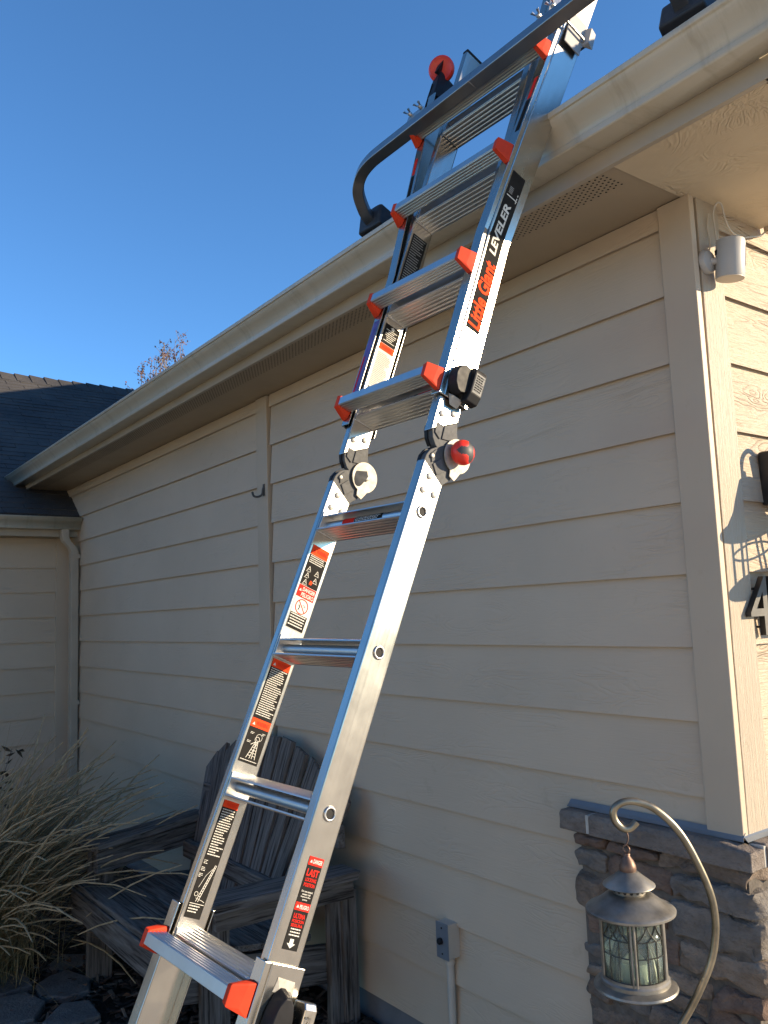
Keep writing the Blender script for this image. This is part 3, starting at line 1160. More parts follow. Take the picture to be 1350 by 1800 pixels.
hk = 2.515 * S
hz = -0.044
for sd in (1, -1):
    x0, x1 = (0.1525, 0.1725) if sd > 0 else (-0.1675, -0.1525)
    ho = MB()
    # lower arm, convex front edge
    low = [(2.16 * S, -0.028), (2.16 * S, 0.029), (2.34 * S, 0.0315), (2.40 * S, 0.030), (2.45 * S, 0.0235), (2.487 * S, 0.012), (2.515 * S, -0.006),
           (2.545 * S, -0.035), (2.46 * S, -0.060), (2.33 * S, -0.050), (2.27 * S, -0.0355)]
    ho.prism(low, 'x', x0, x1)
    h_o = ho.build('hinge', M_HINGE, ladder, FL, bevel=0.0012)
    upp = [(2.82 * S, -0.028), (2.82 * S, 0.029), (2.68 * S, 0.031), (2.62 * S, 0.029), (2.56 * S, 0.0215), (2.520 * S, 0.010), (2.490 * S, -0.006),
           (2.46 * S, -0.030), (2.56 * S, -0.062), (2.68 * S, -0.040)]
    MB().prism(upp, 'x', x0 + 0.0006, x1 + 0.0006).build('hinge_arm', M_HINGE, h_o, FU, bevel=0.0012)
    # black spacers that show at the front edge
    MB().prism([(2.35 * S, 0.0325), (2.40 * S, 0.0325), (2.452 * S, 0.026), (2.491 * S, 0.014), (2.48 * S, 0.006), (2.35 * S, 0.02)], 'x', x0 - 0.003, x0 + 0.006).build('spacer', M_BLACKP, h_o, FL)
    MB().prism([(2.65 * S, 0.0325), (2.61 * S, 0.0315), (2.555 * S, 0.024), (2.516 * S, 0.012), (2.53 * S, 0.004), (2.65 * S, 0.02)], 'x', x0 - 0.003, x0 + 0.006).build('spacer', M_BLACKP, h_o, FU)
    # raised webs on the arm faces
    xf = x1 + 0.0006
    for pl in ([(2.42 * S, 0.021), (2.475 * S, 0.010), (2.44 * S, -0.004), (2.365 * S, 0.012)], [(2.43 * S, -0.008), (2.36 * S, 0.008), (2.30 * S, -0.010), (2.36 * S, -0.028)]):
        MB().prism(pl, 'x', xf, xf + 0.0022).build('web', M_HINGE, h_o, FL, bevel=0.0008)
    for pl in ([(2.68 * S, 0.024), (2.60 * S, 0.021), (2.57 * S, 0.004), (2.68 * S, 0.004)], [(2.68 * S, 0.000), (2.58 * S, -0.001), (2.60 * S, -0.022), (2.68 * S, -0.022)]):
        MB().prism(pl, 'x', xf + 0.0006, xf + 0.0028).build('web', M_HINGE, h_o, FU, bevel=0.0008)
    MB().lathe([(0.0045, xf), (0.0045, xf + 0.004), (0.002, xf + 0.005)], 12, (0, 2.41 * S, 0.016), 'x').build('rivet', M_BOLT, h_o, FL, smooth=40)
    # disc with a small tail below
    disc = arc((hk, hz - 0.003), 0.0385, -150, 165, 30) + [(hk - 0.052, hz + 0.004), (hk - 0.056, hz - 0.012), (hk - 0.046, hz - 0.017)]
    xo = x1 + 0.0035
    d_o = MB().prism(disc, 'x', xo, xo + 0.003).build('hinge_disc', M_STEEL, h_o, FL, bevel=0.0008)
    if sd < 0:
        # spring cover: half cone with a nut in the middle
        xa = xo + 0.003
        MB().lathe([(0.006, xa), (0.006, xa + 0.006), (0.003, xa + 0.0075)], 14, (0, hk - 0.001, hz - 0.008), 'x').build('hinge_nut', M_BOLT, d_o, FL, smooth=40)
        pts = []
        for a in range(70, 260, 18):
            pts.append((xa, hk - 0.001 + 0.026 * math.cos(math.radians(a)) - 0.004, hz + 0.012 + 0.020 * math.sin(math.radians(a)) * 0.8))
        pts += [(xa + 0.016, hk - 0.002, hz - 0.001), (xa + 0.014, hk - 0.014, hz + 0.004), (xa + 0.008, hk + 0.014, hz + 0.002)]
        MB().hull(pts).build('spring_cover', M_HINGE, d_o, FL, smooth=50)
    else:
        kc = Vector((xo + 0.024, hk + 0.002, hz + 0.004))
        MB().lathe([(0.012, xo + 0.003), (0.012, xo + 0.008), (0.018, xo + 0.010)], 18, (0, kc.y, kc.z), 'x').build('knob_stem', M_BLACKP, d_o, FL, smooth=40)
        bm = MB()
        NU, NV = 48, 28
        R = 0.0275
        vs, fs, mi = [], [], []
        for i in range(NV + 1):
            th = math.pi * i / NV
            for j in range(NU):
                ph = 2 * math.pi * j / NU
                lobe = 0.5 + 0.5 * math.cos(3 * ph + 0.6)
                edge = math.radians(26 + 44 * lobe ** 1.6)
                black = th < edge
                rr = R * (0.972 if black else 1.0)
                vs.append((kc.x + 0.86 * rr * math.cos(th), kc.y + rr * math.sin(th) * math.cos(ph), kc.z + rr * math.sin(th) * math.sin(ph)))
        for i in range(NV):
            for j in range(NU):
                th = math.pi * (i + 0.5) / NV
                ph = 2 * math.pi * (j + 0.5) / NU
                lobe = 0.5 + 0.5 * math.cos(3 * ph + 0.6)
                fs.append((i * NU + j, (i + 1) * NU + j, (i + 1) * NU + (j + 1) % NU, i * NU + (j + 1) % NU))
                mi.append(1 if th < math.radians(26 + 44 * lobe ** 1.6) else 0)
        bm.add(vs, fs)
        bm.mi = mi
        bm.build('hinge_knob', [M_RED, M_DKGRIP], d_o, FL, smooth=60)


# locks on the outer rails
def lock_upper():
    F = FU
    kc = 3.03 * S
    o = OW
    pts = []
    for i in range(12):
        a = 2 * math.pi * i / 12
        y, z = 0.036 * math.sin(a), 0.006 + 0.026 * math.cos(a)
        pts += [(o + 0.001, kc + y, z), (o + 0.026, kc + y * 0.92, 0.004 + (z - 0.004) * 0.9)]
    h = MB().hull(pts).build('rail_lock', M_BLACKP, ladder, F, bevel=0.002, smooth=40)
    q = [(o + 0.010, kc + 0.040), (o + 0.034, kc + 0.034), (o + 0.038, kc + 0.024), (o + 0.036, kc - 0.026), (o + 0.028, kc - 0.044), (o + 0.010, kc - 0.046)]
    MB().prism(q, 'z', -0.044, -0.010).build('lock_lever', M_BLACKP, h, F, bevel=0.003, seg=3)
    fx = lambda y: o + 0.0360 + 0.002 * (y - (kc - 0.026)) / 0.05 + 0.0006
    pm = MB()
    P = lambda y, z, d=0.0: (fx(y) + d, y, z)
    pm.quad(P(kc - 0.024, -0.014), P(kc - 0.024, -0.040), P(kc + 0.022, -0.040), P(kc + 0.022, -0.014))
    pm.cur = 1
    rr = random.Random(2)
    y = kc + 0.018
    while y > kc - 0.020:
        z = -0.016
        while z > -0.036:
            w = rr.uniform(0.003, 0.008)
            pm.quad(P(y - 0.0030, z, 0.0005), P(y - 0.0030, max(-0.038, z - w), 0.0005), P(y, max(-0.038, z - w), 0.0005), P(y, z, 0.0005))
            z -= w + 0.0012
        y -= 0.0056
    pm.build('lock_label', [M_LGRY, M_LBLK], h, F, kind='stuff')
    MB().hull([(o + 0.0005, kc - 0.036, 0.020), (o + 0.0005, kc - 0.036, -0.022), (o + 0.010, kc - 0.040, 0.014), (o + 0.010, kc - 0.040, -0.018), (o + 0.0005, kc - 0.060, 0.010), (o + 0.0005, kc - 0.060, -0.014)]).build('spring_plate', M_STEEL, h, F, bevel=0.002)


lock_upper()


def lock_lower():
    F = FL
    kc = -1.10 * S
    o = OW
    pts = []
    for i in range(14):
        a = 2 * math.pi * i / 14
        y = kc - 0.004 + 0.060 * math.sin(a)
        z = -0.006 + 0.024 * math.cos(a)
        pts += [(o + 0.001, y, z), (o + 0.030, kc + (y - kc) * 0.84, z * 0.86)]
    h = MB().hull(pts).build('rail_lock', M_BLACKP, ladder, F, smooth=35, bevel=0.002)
    # folded bright lever with embossed face
    p = [(o + 0.006, kc + 0.042), (o + 0.034, kc + 0.046), (o + 0.041, kc + 0.036), (o + 0.043, kc - 0.10), (o + 0.034, kc - 0.108), (o + 0.008, kc - 0.10)]
    mb = MB()
    mb.prism([(a, b) for a, b in p], 'z', -0.060, -0.034)
    lv = mb.build('lock_lever', M_PLATE, h, F, bevel=0.003, seg=3)
    tm = MB()
    for r_, (s, z0) in enumerate((('Little Giant', -0.0405), ('LADDER SYSTEMS', -0.0470))):
        vs, fs = text_geo(s, 0, 0.01)
        xs = [v.x for v in vs]
        ys = [v.y for v in vs]
        L = 0.115
        tm.add([(o + 0.0436, kc + 0.026 - (v.x - min(xs)) / (max(xs) - min(xs)) * L, z0 + 0.0048 - 0 + ((v.y - min(ys)) / (max(ys) - min(ys)) - 1) * 0.0052) for v in vs], fs)
    # letters stand on the lever's front face, reading down the rail
    tm.build('embossing', M_HINGE, lv, F, kind='stuff')
    # stamped dimple on the rail above the lock
    MB().hull([(o + 0.0005, kc + 0.070, 0.010), (o + 0.0005, kc + 0.066, -0.030), (o + 0.0035, kc + 0.052, 0.002), (o + 0.0035, kc + 0.050, -0.022), (o + 0.0005, kc + 0.044, 0.014), (o + 0.0005, kc + 0.042, -0.034)]).build('spring_plate', M_STEEL, h, F, bevel=0.003)
    # folded stop at the top of the rail sleeve
    return h


lock_lower()

# top of the upper outer rail: sunlit bracket and red/black leg lock
xr = upper_x(6.35)
MB().box(xr + 0.0005, xr + 0.004, 6.12 * S, 6.62 * S, -0.038, 0.020).hull(
    [(xr + 0.002, 6.22 * S, -0.036), (xr + 0.002, 6.42 * S, -0.036), (xr + 0.022, 6.24 * S, -0.040), (xr + 0.022, 6.40 * S, -0.040), (xr + 0.018, 6.22 * S, -0.062), (xr + 0.018, 6.40 * S, -0.062)]).build(
    'leg_bracket', M_WHITEP, ladder, FU, bevel=0.002)
xl = -upper_x(6.9)
lk = MB()
lk.hull([(xl - 0.022, 6.70 * S, 0.030), (xl + 0.020, 6.66 * S, 0.034), (xl - 0.026, 6.98 * S, 0.026), (xl + 0.010, 7.02 * S, 0.030), (xl - 0.018, 6.74 * S, -0.030), (xl + 0.020, 6.70 * S, -0.03), (xl - 0.016, 6.98 * S, -0.03), (xl + 0.012, 6.98 * S, -0.03)])
ll = lk.build('leg_lock', M_BLACKP, ladder, FU, bevel=0.004)
MB().hull([(xl - 0.030, 6.56 * S, 0.024), (xl - 0.014, 6.54 * S, 0.03), (xl - 0.034, 6.86 * S, 0.02), (xl - 0.012, 6.88 * S, 0.034), (xl - 0.026, 6.60 * S, 0.0), (xl - 0.020, 6.9 * S, 0.0)]).build('lock_strap', M_BLACKP, ll, FU, bevel=0.002)
mb = MB()
mb.lathe([(0.010, -0.010), (0.034, -0.010), (0.040, -0.004), (0.040, 0.006), (0.034, 0.011), (0.024, 0.008), (0.012, 0.008)], 28, (0, 0, 0), 'z')
rt = Matrix.Rotation(math.radians(38), 4, 'Y') @ Matrix.Rotation(math.radians(34), 4, 'X')
mb.map(lambda p: (rt @ Vector(p)) + Vector((xl + 0.002, 7.06 * S, 0.024)))
mb.build('leg_lock_wheel', M_RED, ll, FU, smooth=35)
MB().hull([(xl + 0.004, 6.94 * S, 0.046), (xl + 0.018, 6.98 * S, 0.044), (xl - 0.004, 7.16 * S, 0.036), (xl + 0.020, 7.18 * S, 0.034), (xl + 0.004, 6.96 * S, 0.026), (xl + 0.012, 7.16 * S, 0.022)]).build('lock_strap', M_BLACKP, ll, FU, bevel=0.002)

# ------------------------------------------------------------------ ladder labels and print
XI = -0.1496       # inner face of the left inner rail
XO = 0.1754        # outer face of the right inner rail


def onleft(F=FL, lift=0.0):
    # text x runs to the rear (-z), text y runs up the rail
    return lambda x, y: (XI + lift, y, -x)


def rect(mb, fn, x0, x1, y0, y1):
    mb.quad(fn(x0, y0), fn(x1, y0), fn(x1, y1), fn(x0, y1))


def print_lines(mb, fn, x0, x1, y1, y0, pitch, rg, center=False, fill=0.40):
    """rows of fine print too small to read: short word-length dashes"""
    y = y1
    pitch *= 1.55
    while y - pitch > y0:
        lim = x1 - rg.random() * (x1 - x0) * (0.5 if rg.random() < 0.5 else 0.15)
        st = x0
        if center:
            ins = (x1 - lim) * 0.5
            st, lim = x0 + ins, x1 - ins
        x = st
        while x < lim - 0.001:
            w = rg.uniform(0.0018, 0.0060)
            e = min(lim, x + w)
            rect(mb, fn, x, e, y - pitch * fill, y)
            x = e + 0.0009
        y -= pitch


def label(F, fnm, x0, x1, y0, y1, mat, rail):
    mb = MB()
    rect(mb, fnm(0.0), x0, x1, y0, y1)
    return mb.build('warning_label', mat, rail, F)


rg = random.Random(5)
f0 = lambda l: (lambda x, y: (XI + l, y, -x))


class Lab:
    """a sticker: backing sheet plus its red, white and dark print"""

    def __init__(self, F, rail, fn, x0, x1, y0, y1, back):
        self.F, self.fn = F, fn
        mb = MB()
        rect(mb, fn(0.0003), x0, x1, y0, y1)
        # rail -> label is already a sub-part, so the print joins the backing as extra materials
        self.mb = mb
        self.rail = rail
        self.mats = [back, M_LWHT, M_LORG, M_LRED, M_LBLK, M_LGRY]

    def use(self, i):
        self.mb.cur = i
        return self

    def rect(self, i, x0, x1, y0, y1, lift=0.0006):
        self.mb.cur = i
        rect(self.mb, self.fn(lift), x0, x1, y0, y1)

    def lines(self, i, *a, lift=0.0007, **k):
        self.mb.cur = i
        print_lines(self.mb, self.fn(lift), *a, **k)

    def text(self, i, s, x0, x1, y0, y1, lift=0.0009, shear=0.0, bold=0.0):
        self.mb.cur = i
        put_text(self.mb, s, self.fn(lift), x0, x1, y0, y1, shear, bold)

    def poly(self, i, pts, lift=0.0008):
        self.mb.cur = i
        f = self.fn(lift)
        self.mb.add([f(*p) for p in pts], [tuple(range(len(pts)))])

    def stroke(self, i, pts, w, lift=0.0008):
        self.mb.cur = i
        f = self.fn(lift)
        for (ax, ay), (bx, by) in zip(pts[:-1], pts[1:]):
            dx, dy = bx - ax, by - ay
            l = math.hypot(dx, dy) or 1e-6
            nx, ny = -dy / l * w / 2, dx / l * w / 2
            self.mb.quad(f(ax - nx, ay - ny), f(bx - nx, by - ny), f(bx + nx, by + ny), f(ax + nx, ay + ny))

    def ring(self, i, cx, cy, r, w, lift=0.0008, n=28):
        self.stroke(i, [(cx + r * math.cos(2 * math.pi * q / n), cy + r * math.sin(2 * math.pi * q / n)) for q in range(n + 1)], w, lift)

    def done(self):
        o = self.mb.build('warning_label', self.mats, self.rail, self.F)
        o['kind'] = 'stuff'
        return o


XA, XB = -0.0255, 0.0235    # front to rear of the stickers


def tri_alert(L, x, y, s, i=1):
    L.poly(i, [(x, y), (x + s, y), (x + s / 2, y + s * 0.9)])


def aframe(L, x, y, s, i=1):
    L.stroke(i, [(x, y), (x + s * 0.42, y + s)], 0.0011)
    L.stroke(i, [(x + s * 0.42, y + s), (x + s * 0.9, y)], 0.0011)
    L.stroke(i, [(x + s * 0.16, y + s * 0.35), (x + s * 0.74, y + s * 0.35)], 0.0008)


# label below the third rung
L = Lab(FL, railL, f0, XA, XB, 1.149 * S, 1.812 * S, M_LWHT)
L.rect(2, XA, XB, 1.735 * S, 1.812 * S)
tri_alert(L, XA + 0.004, 1.755 * S, 0.008, 3)
L.text(3, 'WARNING', XA + 0.015, XB - 0.004, 1.756 * S, 1.790 * S)
L.rect(4, XA, XB, 1.490 * S, 1.732 * S)
L.lines(1, XA + 0.003, XB - 0.002, 1.725 * S, 1.655 * S, 0.0030, rg)
for (ax, ay) in ((0.006, 1.605), (0.030, 1.597), (0.006, 1.555), (0.031, 1.540), (0.006, 1.502)):
    aframe(L, XA + ax, ay * S, 0.011)
    L.lines(1, XA + ax - 0.002, XA + ax + 0.012, ay * S - 0.0010, ay * S - 0.0046, 0.0018, rg)
L.poly(2, [(XA + 0.022, 1.512 * S), (XA + 0.029, 1.512 * S), (XA + 0.031, 1.535 * S), (XA + 0.024, 1.545 * S)])
L.rect(3, XA, XB, 1.395 * S, 1.487 * S)
tri_alert(L, XA + 0.003, 1.440 * S, 0.007)
L.text(1, 'DANGER', XA + 0.012, XB - 0.002, 1.446 * S, 1.476 * S, bold=0.02)
L.text(1, 'PELIGRO', XA + 0.012, XB - 0.002, 1.404 * S, 1.436 * S, bold=0.02)
L.ring(3, -0.001, 1.332 * S, 0.0165, 0.0022)
L.stroke(3, [(-0.0125, 1.332 * S + 0.0115), (0.0105, 1.332 * S - 0.0115)], 0.0020)
L.stroke(4, [(-0.008, 1.300 * S), (-0.006, 1.325 * S), (-0.010, 1.340 * S)], 0.0022)
L.stroke(5, [(0.000, 1.350 * S), (0.007, 1.345 * S), (0.009, 1.335 * S), (0.003, 1.338 * S)], 0.0014)
L.rect(4, XA + 0.001, XB - 0.001, 1.153 * S, 1.272 * S)
L.lines(1, XA + 0.003, XB - 0.004, 1.266 * S, 1.155 * S, 0.0040, rg, center=True, fill=0.42)
L.done()


def ladder_pic(L, x, y, s, lean=0.25, n=6, w=0.006):
    p0, p1 = (x, y), (x + lean * s, y + s)
    L.stroke(1, [p0, p1], 0.0012)
    L.stroke(1, [(p0[0] + w, p0[1]), (p1[0] + w * 0.6, p1[1])], 0.0012)
    for i in range(1, n):
        f = i / n
        L.stroke(1, [(p0[0] + (p1[0] - p0[0]) * f, p0[1] + s * f), (p0[0] + (p1[0] - p0[0]) * f + w * (1 - 0.4 * f), p0[1] + s * f)], 0.0010)


# label below the second rung
L = Lab(FL, railL, f0, XA, XB, 0.165 * S, 0.905 * S, M_LBLK)
L.rect(2, XA, XB, 0.845 * S, 0.905 * S)
tri_alert(L, XA + 0.004, 0.858 * S, 0.007, 1)
L.text(3, 'WARNING', XA + 0.014, XB - 0.004, 0.862 * S, 0.890 * S)
L.lines(1, XA + 0.003, XB - 0.002, 0.838 * S, 0.478 * S, 0.0030, rg)
L.rect(2, XA, XB, 0.410 * S, 0.470 * S)
tri_alert(L, XA + 0.004, 0.424 * S, 0.007, 1)
L.text(3, 'WARNING', XA + 0.014, XB - 0.004, 0.425 * S, 0.455 * S)
ladder_pic(L, -0.010, 0.200 * S, 0.036, 0.30, 6, 0.008)
ladder_pic(L, 0.004, 0.200 * S, 0.036, -0.05, 6, 0.008)
L.ring(1, 0.003, 0.335 * S, 0.0055, 0.0010)
L.ring(1, 0.006, 0.350 * S, 0.0075, 0.0008)
L.stroke(1, [(0.001, 0.318 * S), (-0.006, 0.300 * S), (-0.009, 0.292 * S)], 0.0012)
for (bx, by) in ((-0.019, 0.375), (-0.021, 0.315), (0.010, 0.385)):
    L.lines(1, XA + 0.026 + bx, XA + 0.026 + bx + 0.010, by * S, by * S - 0.0075, 0.0017, rg)
L.lines(1, XA + 0.003, XB - 0.003, 0.186 * S, 0.170 * S, 0.0022, rg)
L.done()

# label below the first rung
L = Lab(FL, railL, f0, XA + 0.002, XB - 0.010, -0.846 * S, -0.100 * S, M_LBLK)
xb = XB - 0.010
L.rect(2, XA + 0.002, xb, -0.146 * S, -0.100 * S)
L.text(3, 'WARNING', XA + 0.010, xb - 0.004, -0.136 * S, -0.112 * S)
L.lines(1, XA + 0.005, xb - 0.002, -0.156 * S, -0.475 * S, 0.0032, rg)
for (bx, by) in ((0.004, 0.49), (0.003, 0.535), (0.002, 0.575)):
    L.lines(1, XA + bx, XA + bx + 0.010, -by * S, -by * S - 0.0085, 0.0018, rg)
ladder_pic(L, -0.010, -0.745 * S, 0.072, 0.24, 14, 0.005)
L.ring(1, -0.014, -0.70 * S, 0.004, 0.0009)
L.stroke(1, [(-0.012, -0.725 * S), (0.004, -0.735 * S), (0.010, -0.742 * S)], 0.0008)
L.stroke(1, [(-0.014, -0.66 * S), (-0.006, -0.58 * S), (0.004, -0.535 * S)], 0.0007)
L.rect(1, XA + 0.004, xb - 0.002, -0.7605 * S, -0.757 * S)
L.lines(1, XA + 0.005, xb - 0.004, -0.770 * S, -0.838 * S, 0.0034, rg)
L.done()

# right rail: last locking position
f1 = lambda l: (lambda x, y: (XO + l, y, -x))
xa, xb = -0.014, 0.018
L = Lab(FL, railR, f1, xa, xb, -0.742 * S, -0.246 * S, M_LBLK)
L.rect(3, xa, xb, -0.293 * S, -0.246 * S)
tri_alert(L, xa + 0.003, -0.279 * S, 0.0055)
L.text(1, 'DANGER', xa + 0.010, xb - 0.002, -0.282 * S, -0.258 * S, bold=0.02)
L.text(3, 'LAST', xa + 0.003, xb - 0.003, -0.352 * S, -0.312 * S, bold=0.03)
L.text(3, 'LOCKING', xa + 0.004, xb - 0.004, -0.380 * S, -0.360 * S, bold=0.02)
L.text(3, 'POSITION', xa + 0.004, xb - 0.004, -0.408 * S, -0.388 * S, bold=0.02)
for i, s in enumerate(('Do not extend', 'outer rail', 'beyond this', 'point')):
    w = (0.024, 0.018, 0.021, 0.010)[i]
    L.text(1, s, 0.002 - w / 2, 0.002 + w / 2, (-0.428 - 0.015 * i) * S - 0.0030, (-0.428 - 0.015 * i) * S, bold=0.02)
L.rect(3, xa, xb, -0.536 * S, -0.494 * S)
tri_alert(L, xa + 0.003, -0.523 * S, 0.0055)
L.text(1, 'PELIGRO', xa + 0.010, xb - 0.002, -0.527 * S, -0.505 * S, bold=0.02)
L.text(3, 'ULTIMA', xa + 0.003, xb - 0.004, -0.578 * S, -0.552 * S, bold=0.02)
L.text(3, 'POSICION', xa + 0.003, xb - 0.004, -0.600 * S, -0.584 * S, bold=0.02)
L.text(3, 'SEGURA', xa + 0.003, xb - 0.004, -0.622 * S, -0.606 * S, bold=0.02)
L.lines(1, xa + 0.004, xb - 0.004, -0.630 * S, -0.682 * S, 0.0031, rg, center=True)
cx = 0.001
L.poly(1, [(cx - 0.004, -0.684 * S), (cx - 0.004, -0.708 * S), (cx - 0.009, -0.708 * S), (cx, -0.732 * S), (cx + 0.009, -0.708 * S), (cx + 0.004, -0.708 * S), (cx + 0.004, -0.684 * S)][::-1])
L.lines(1, cx - 0.004, cx + 0.010, -0.734 * S, -0.741 * S, 0.0016, rg)
L.done()

# upper left inner rail stickers
L = Lab(FU, urailL, f0, XA, XB, 4.235 * S, 4.80 * S, M_LBLK)
L.lines(5, XA + 0.004, XB - 0.004, 4.785 * S, 4.245 * S, 0.0048, rg, fill=0.35)
L.done()
L = Lab(FU, urailL, f0, XA, XB, 3.185 * S, 3.86 * S, M_LWHT)
L.rect(4, XA, XB, 3.675 * S, 3.86 * S)
L.poly(1, [(-0.004, 3.838 * S), (-0.004, 3.822 * S), (0.004, 3.822 * S), (0.004, 3.838 * S), (0.008, 3.838 * S), (0.0, 3.854 * S), (-0.008, 3.838 * S)])
L.lines(1, XA + 0.006, XB - 0.006, 3.815 * S, 3.682 * S, 0.0034, rg, center=True)
L.rect(2, XA, XB, 3.612 * S, 3.672 * S)
L.text(3, 'WARNING', XA + 0.008, XB - 0.008, 3.625 * S, 3.660 * S)
L.lines(5, XA + 0.003, XB - 0.003, 3.585 * S, 3.255 * S, 0.0030, rg, fill=0.45)
for i in range(3):
    L.stroke(4, [(XA + 0.003, (3.250 - 0.018 * i) * S), (XA + 0.020 - 0.004 * i, (3.235 - 0.018 * i) * S)], 0.0030)
L.done()

# maker's decal on the right upper outer rail (follows the flare)
fU = lambda l: (lambda x, y: (upper_x(x / S) + 0.0004 + l, x, y))     # text x up the rail, text y to the front


def strip(mb, fn, x0, x1, y0, y1, sl=0.0):
    ks = [x0 + (x1 - x0) * i / 12 for i in range(13)]
    for a, b in zip(ks[:-1], ks[1:]):
        sa = sl * (1 - (a - x0) / (x1 - x0))
        sb = sl * (1 - (b - x0) / (x1 - x0))
        mb.quad(fn(a + sa, y0), fn(b + sb, y0), fn(b, y1), fn(a, y1))


mb = MB()
strip(mb, fU(0), 3.470 * S, 4.885 * S, -0.021, 0.0215, 0.0)
mb.cur = 1
put_text(mb, 'Little Giant', fU(0.0006), 3.495 * S, 4.085 * S, -0.0185, 0.0190, 0.14, 0.032)
mb.cur = 2
put_text(mb, 'LEVELER', fU(0.0006), 4.155 * S, 4.610 * S, -0.008, 0.0130, 0.12, 0.03)
rect(mb, fU(0.0005), 4.672 * S, 4.680 * S, -0.018, 0.0165)
for i in range(3):
    rect(mb, fU(0.0005), (4.655 + 0.03 * i) * S, (4.655 + 0.03 * i) * S + 0.005, -0.0165, -0.0140)
mb.cur = 3
for i in range(5):
    rect(mb, fU(0.0005), (4.70 + 0.012 * i) * S, (4.70 + 0.012 * i) * S + 0.0018, 0.002, 0.014)
lo = mb.build('rail_decal', [M_LBLK, M_LORG, M_LWHT, M_LGRY], uoR, FU, kind='stuff')
# narrow blue and purple tape on the front edge of the left upper rail
mb = MB()
M_TAPE = simple('violet_tape', (0.10, 0.06, 0.22), 0.35, var=0.5, nscale=14)
mb.quad((-OW + 0.004, 3.12 * S, 0.0429), (-OW + 0.026, 3.12 * S, 0.0429), (-OW + 0.026, 3.86 * S, 0.0429), (-OW + 0.004, 3.86 * S, 0.0429))
mb.cur = 1
fT = lambda x, y: (-OW + 0.024 - y, x, 0.0433)
print_lines(mb, lambda x, y: fT(x, y), 3.14 * S, 3.84 * S, 0.018, 0.002, 0.007, rg, fill=0.6)
mb.build('edge_tape', [M_TAPE, M_LRED], uoL, FU, kind='stuff')
# small decals on the front edges further up
for sd, rail in ((-1, uoL), (1, uoR)):
    mb = MB()
    g = lambda k, v: (sd * (upper_x(k) - 0.012) + v, k * S, 0.0430)
    mb.cur = 0
    mb.quad(g(5.22, -0.007), g(5.22, 0.007), g(5.52, 0.007), g(5.52, -0.007))
    mb.cur = 1
    mb.quad(g(5.53, -0.006), g(5.53, 0.006), g(5.74, 0.006), g(5.74, -0.006))
    mb.build('edge_label', [M_LBLK, M_LRED], rail, FU, kind='stuff')


# rung labels wrapped on the tubes
def rung_label(F, k, x0, x1, xr0, xr1):
    yc = k * S
    mb = MB()
    for (a, b, c_) in ((x0, x1, 0), (xr0, xr1, 1)):
        mb.cur = c_
        for i in range(10):
            t0, t1 = math.radians(-100 + i * 20), math.radians(-80 + i * 20)
            r = 0.0118
            mb.quad((a, yc + r * math.sin(t0), r * math.cos(t0)), (b, yc + r * math.sin(t0), r * math.cos(t0)), (b, yc + r * math.sin(t1), r * math.cos(t1)), (a, yc + r * math.sin(t1), r * math.cos(t1)))
    mb.cur = 2
    r = 0.0121
    for t_ in (-38, -20, -2, 16):
        x = x0 + 0.004
        while x < x1 - 0.016:
            w = rg.uniform(0.004, 0.010)
            a, b = math.radians(t_), math.radians(t_ + 8)
            mb.quad((x, yc + r * math.sin(a), r * math.cos(a)), (x + w, yc + r * math.sin(a), r * math.cos(a)), (x + w, yc + r * math.sin(b), r * math.cos(b)), (x, yc + r * math.sin(b), r * math.cos(b)))
            x += w + 0.002
    r_o = [o for o in ladder.children if o.name.startswith('inner_rung')]
    mb.build('rung_label', [M_LBLK, M_LRED, M_LWHT], min(r_o, key=lambda o: ((F @ Vector((0, yc, 0))) - sum((WM[o.name] @ v.co for v in o.data.vertices), Vector()) / len(o.data.vertices)).length), F, kind='stuff')


rung_label(FL, 2, -0.040, 0.060, -0.085, -0.041)
rung_label(FU, 3, -0.030, 0.058, 0.059, 0.112)
# white and purple label on the outer rail near the top
MB().quad((upper_x(6.5) + 0.0008, 6.66 * S, -0.030), (upper_x(6.5) + 0.0008 + 0.0, 6.66 * S, 0.010), (upper_x(7.2) + 0.0008, 7.2 * S, 0.010), (upper_x(7.2) + 0.0008, 7.2 * S, -0.030)).build('rail_label', M_TAPE, uoR, FU)

# stabiliser clamped across the ladder --------------------------------------
barp = lambda a, k, n_: FU @ Vector((a, k * S, n_))


def smooth_path(pts, n=8):
    pts = [Vector(p) for p in pts]
    out = []
    q = [pts[0]] + pts + [pts[-1]]
    for i in range(1, len(q) - 2):
        for j in range(n):
            t_ = j / n
            p0, p1, p2, p3 = q[i - 1], q[i], q[i + 1], q[i + 2]
            out.append(0.5 * ((2 * p1) + (-p0 + p2) * t_ + (2 * p0 - 5 * p1 + 4 * p2 - p3) * t_ ** 2 + (-p0 + 3 * p1 - 3 * p2 + p3) * t_ ** 3))
    out.append(pts[-1])
    return out


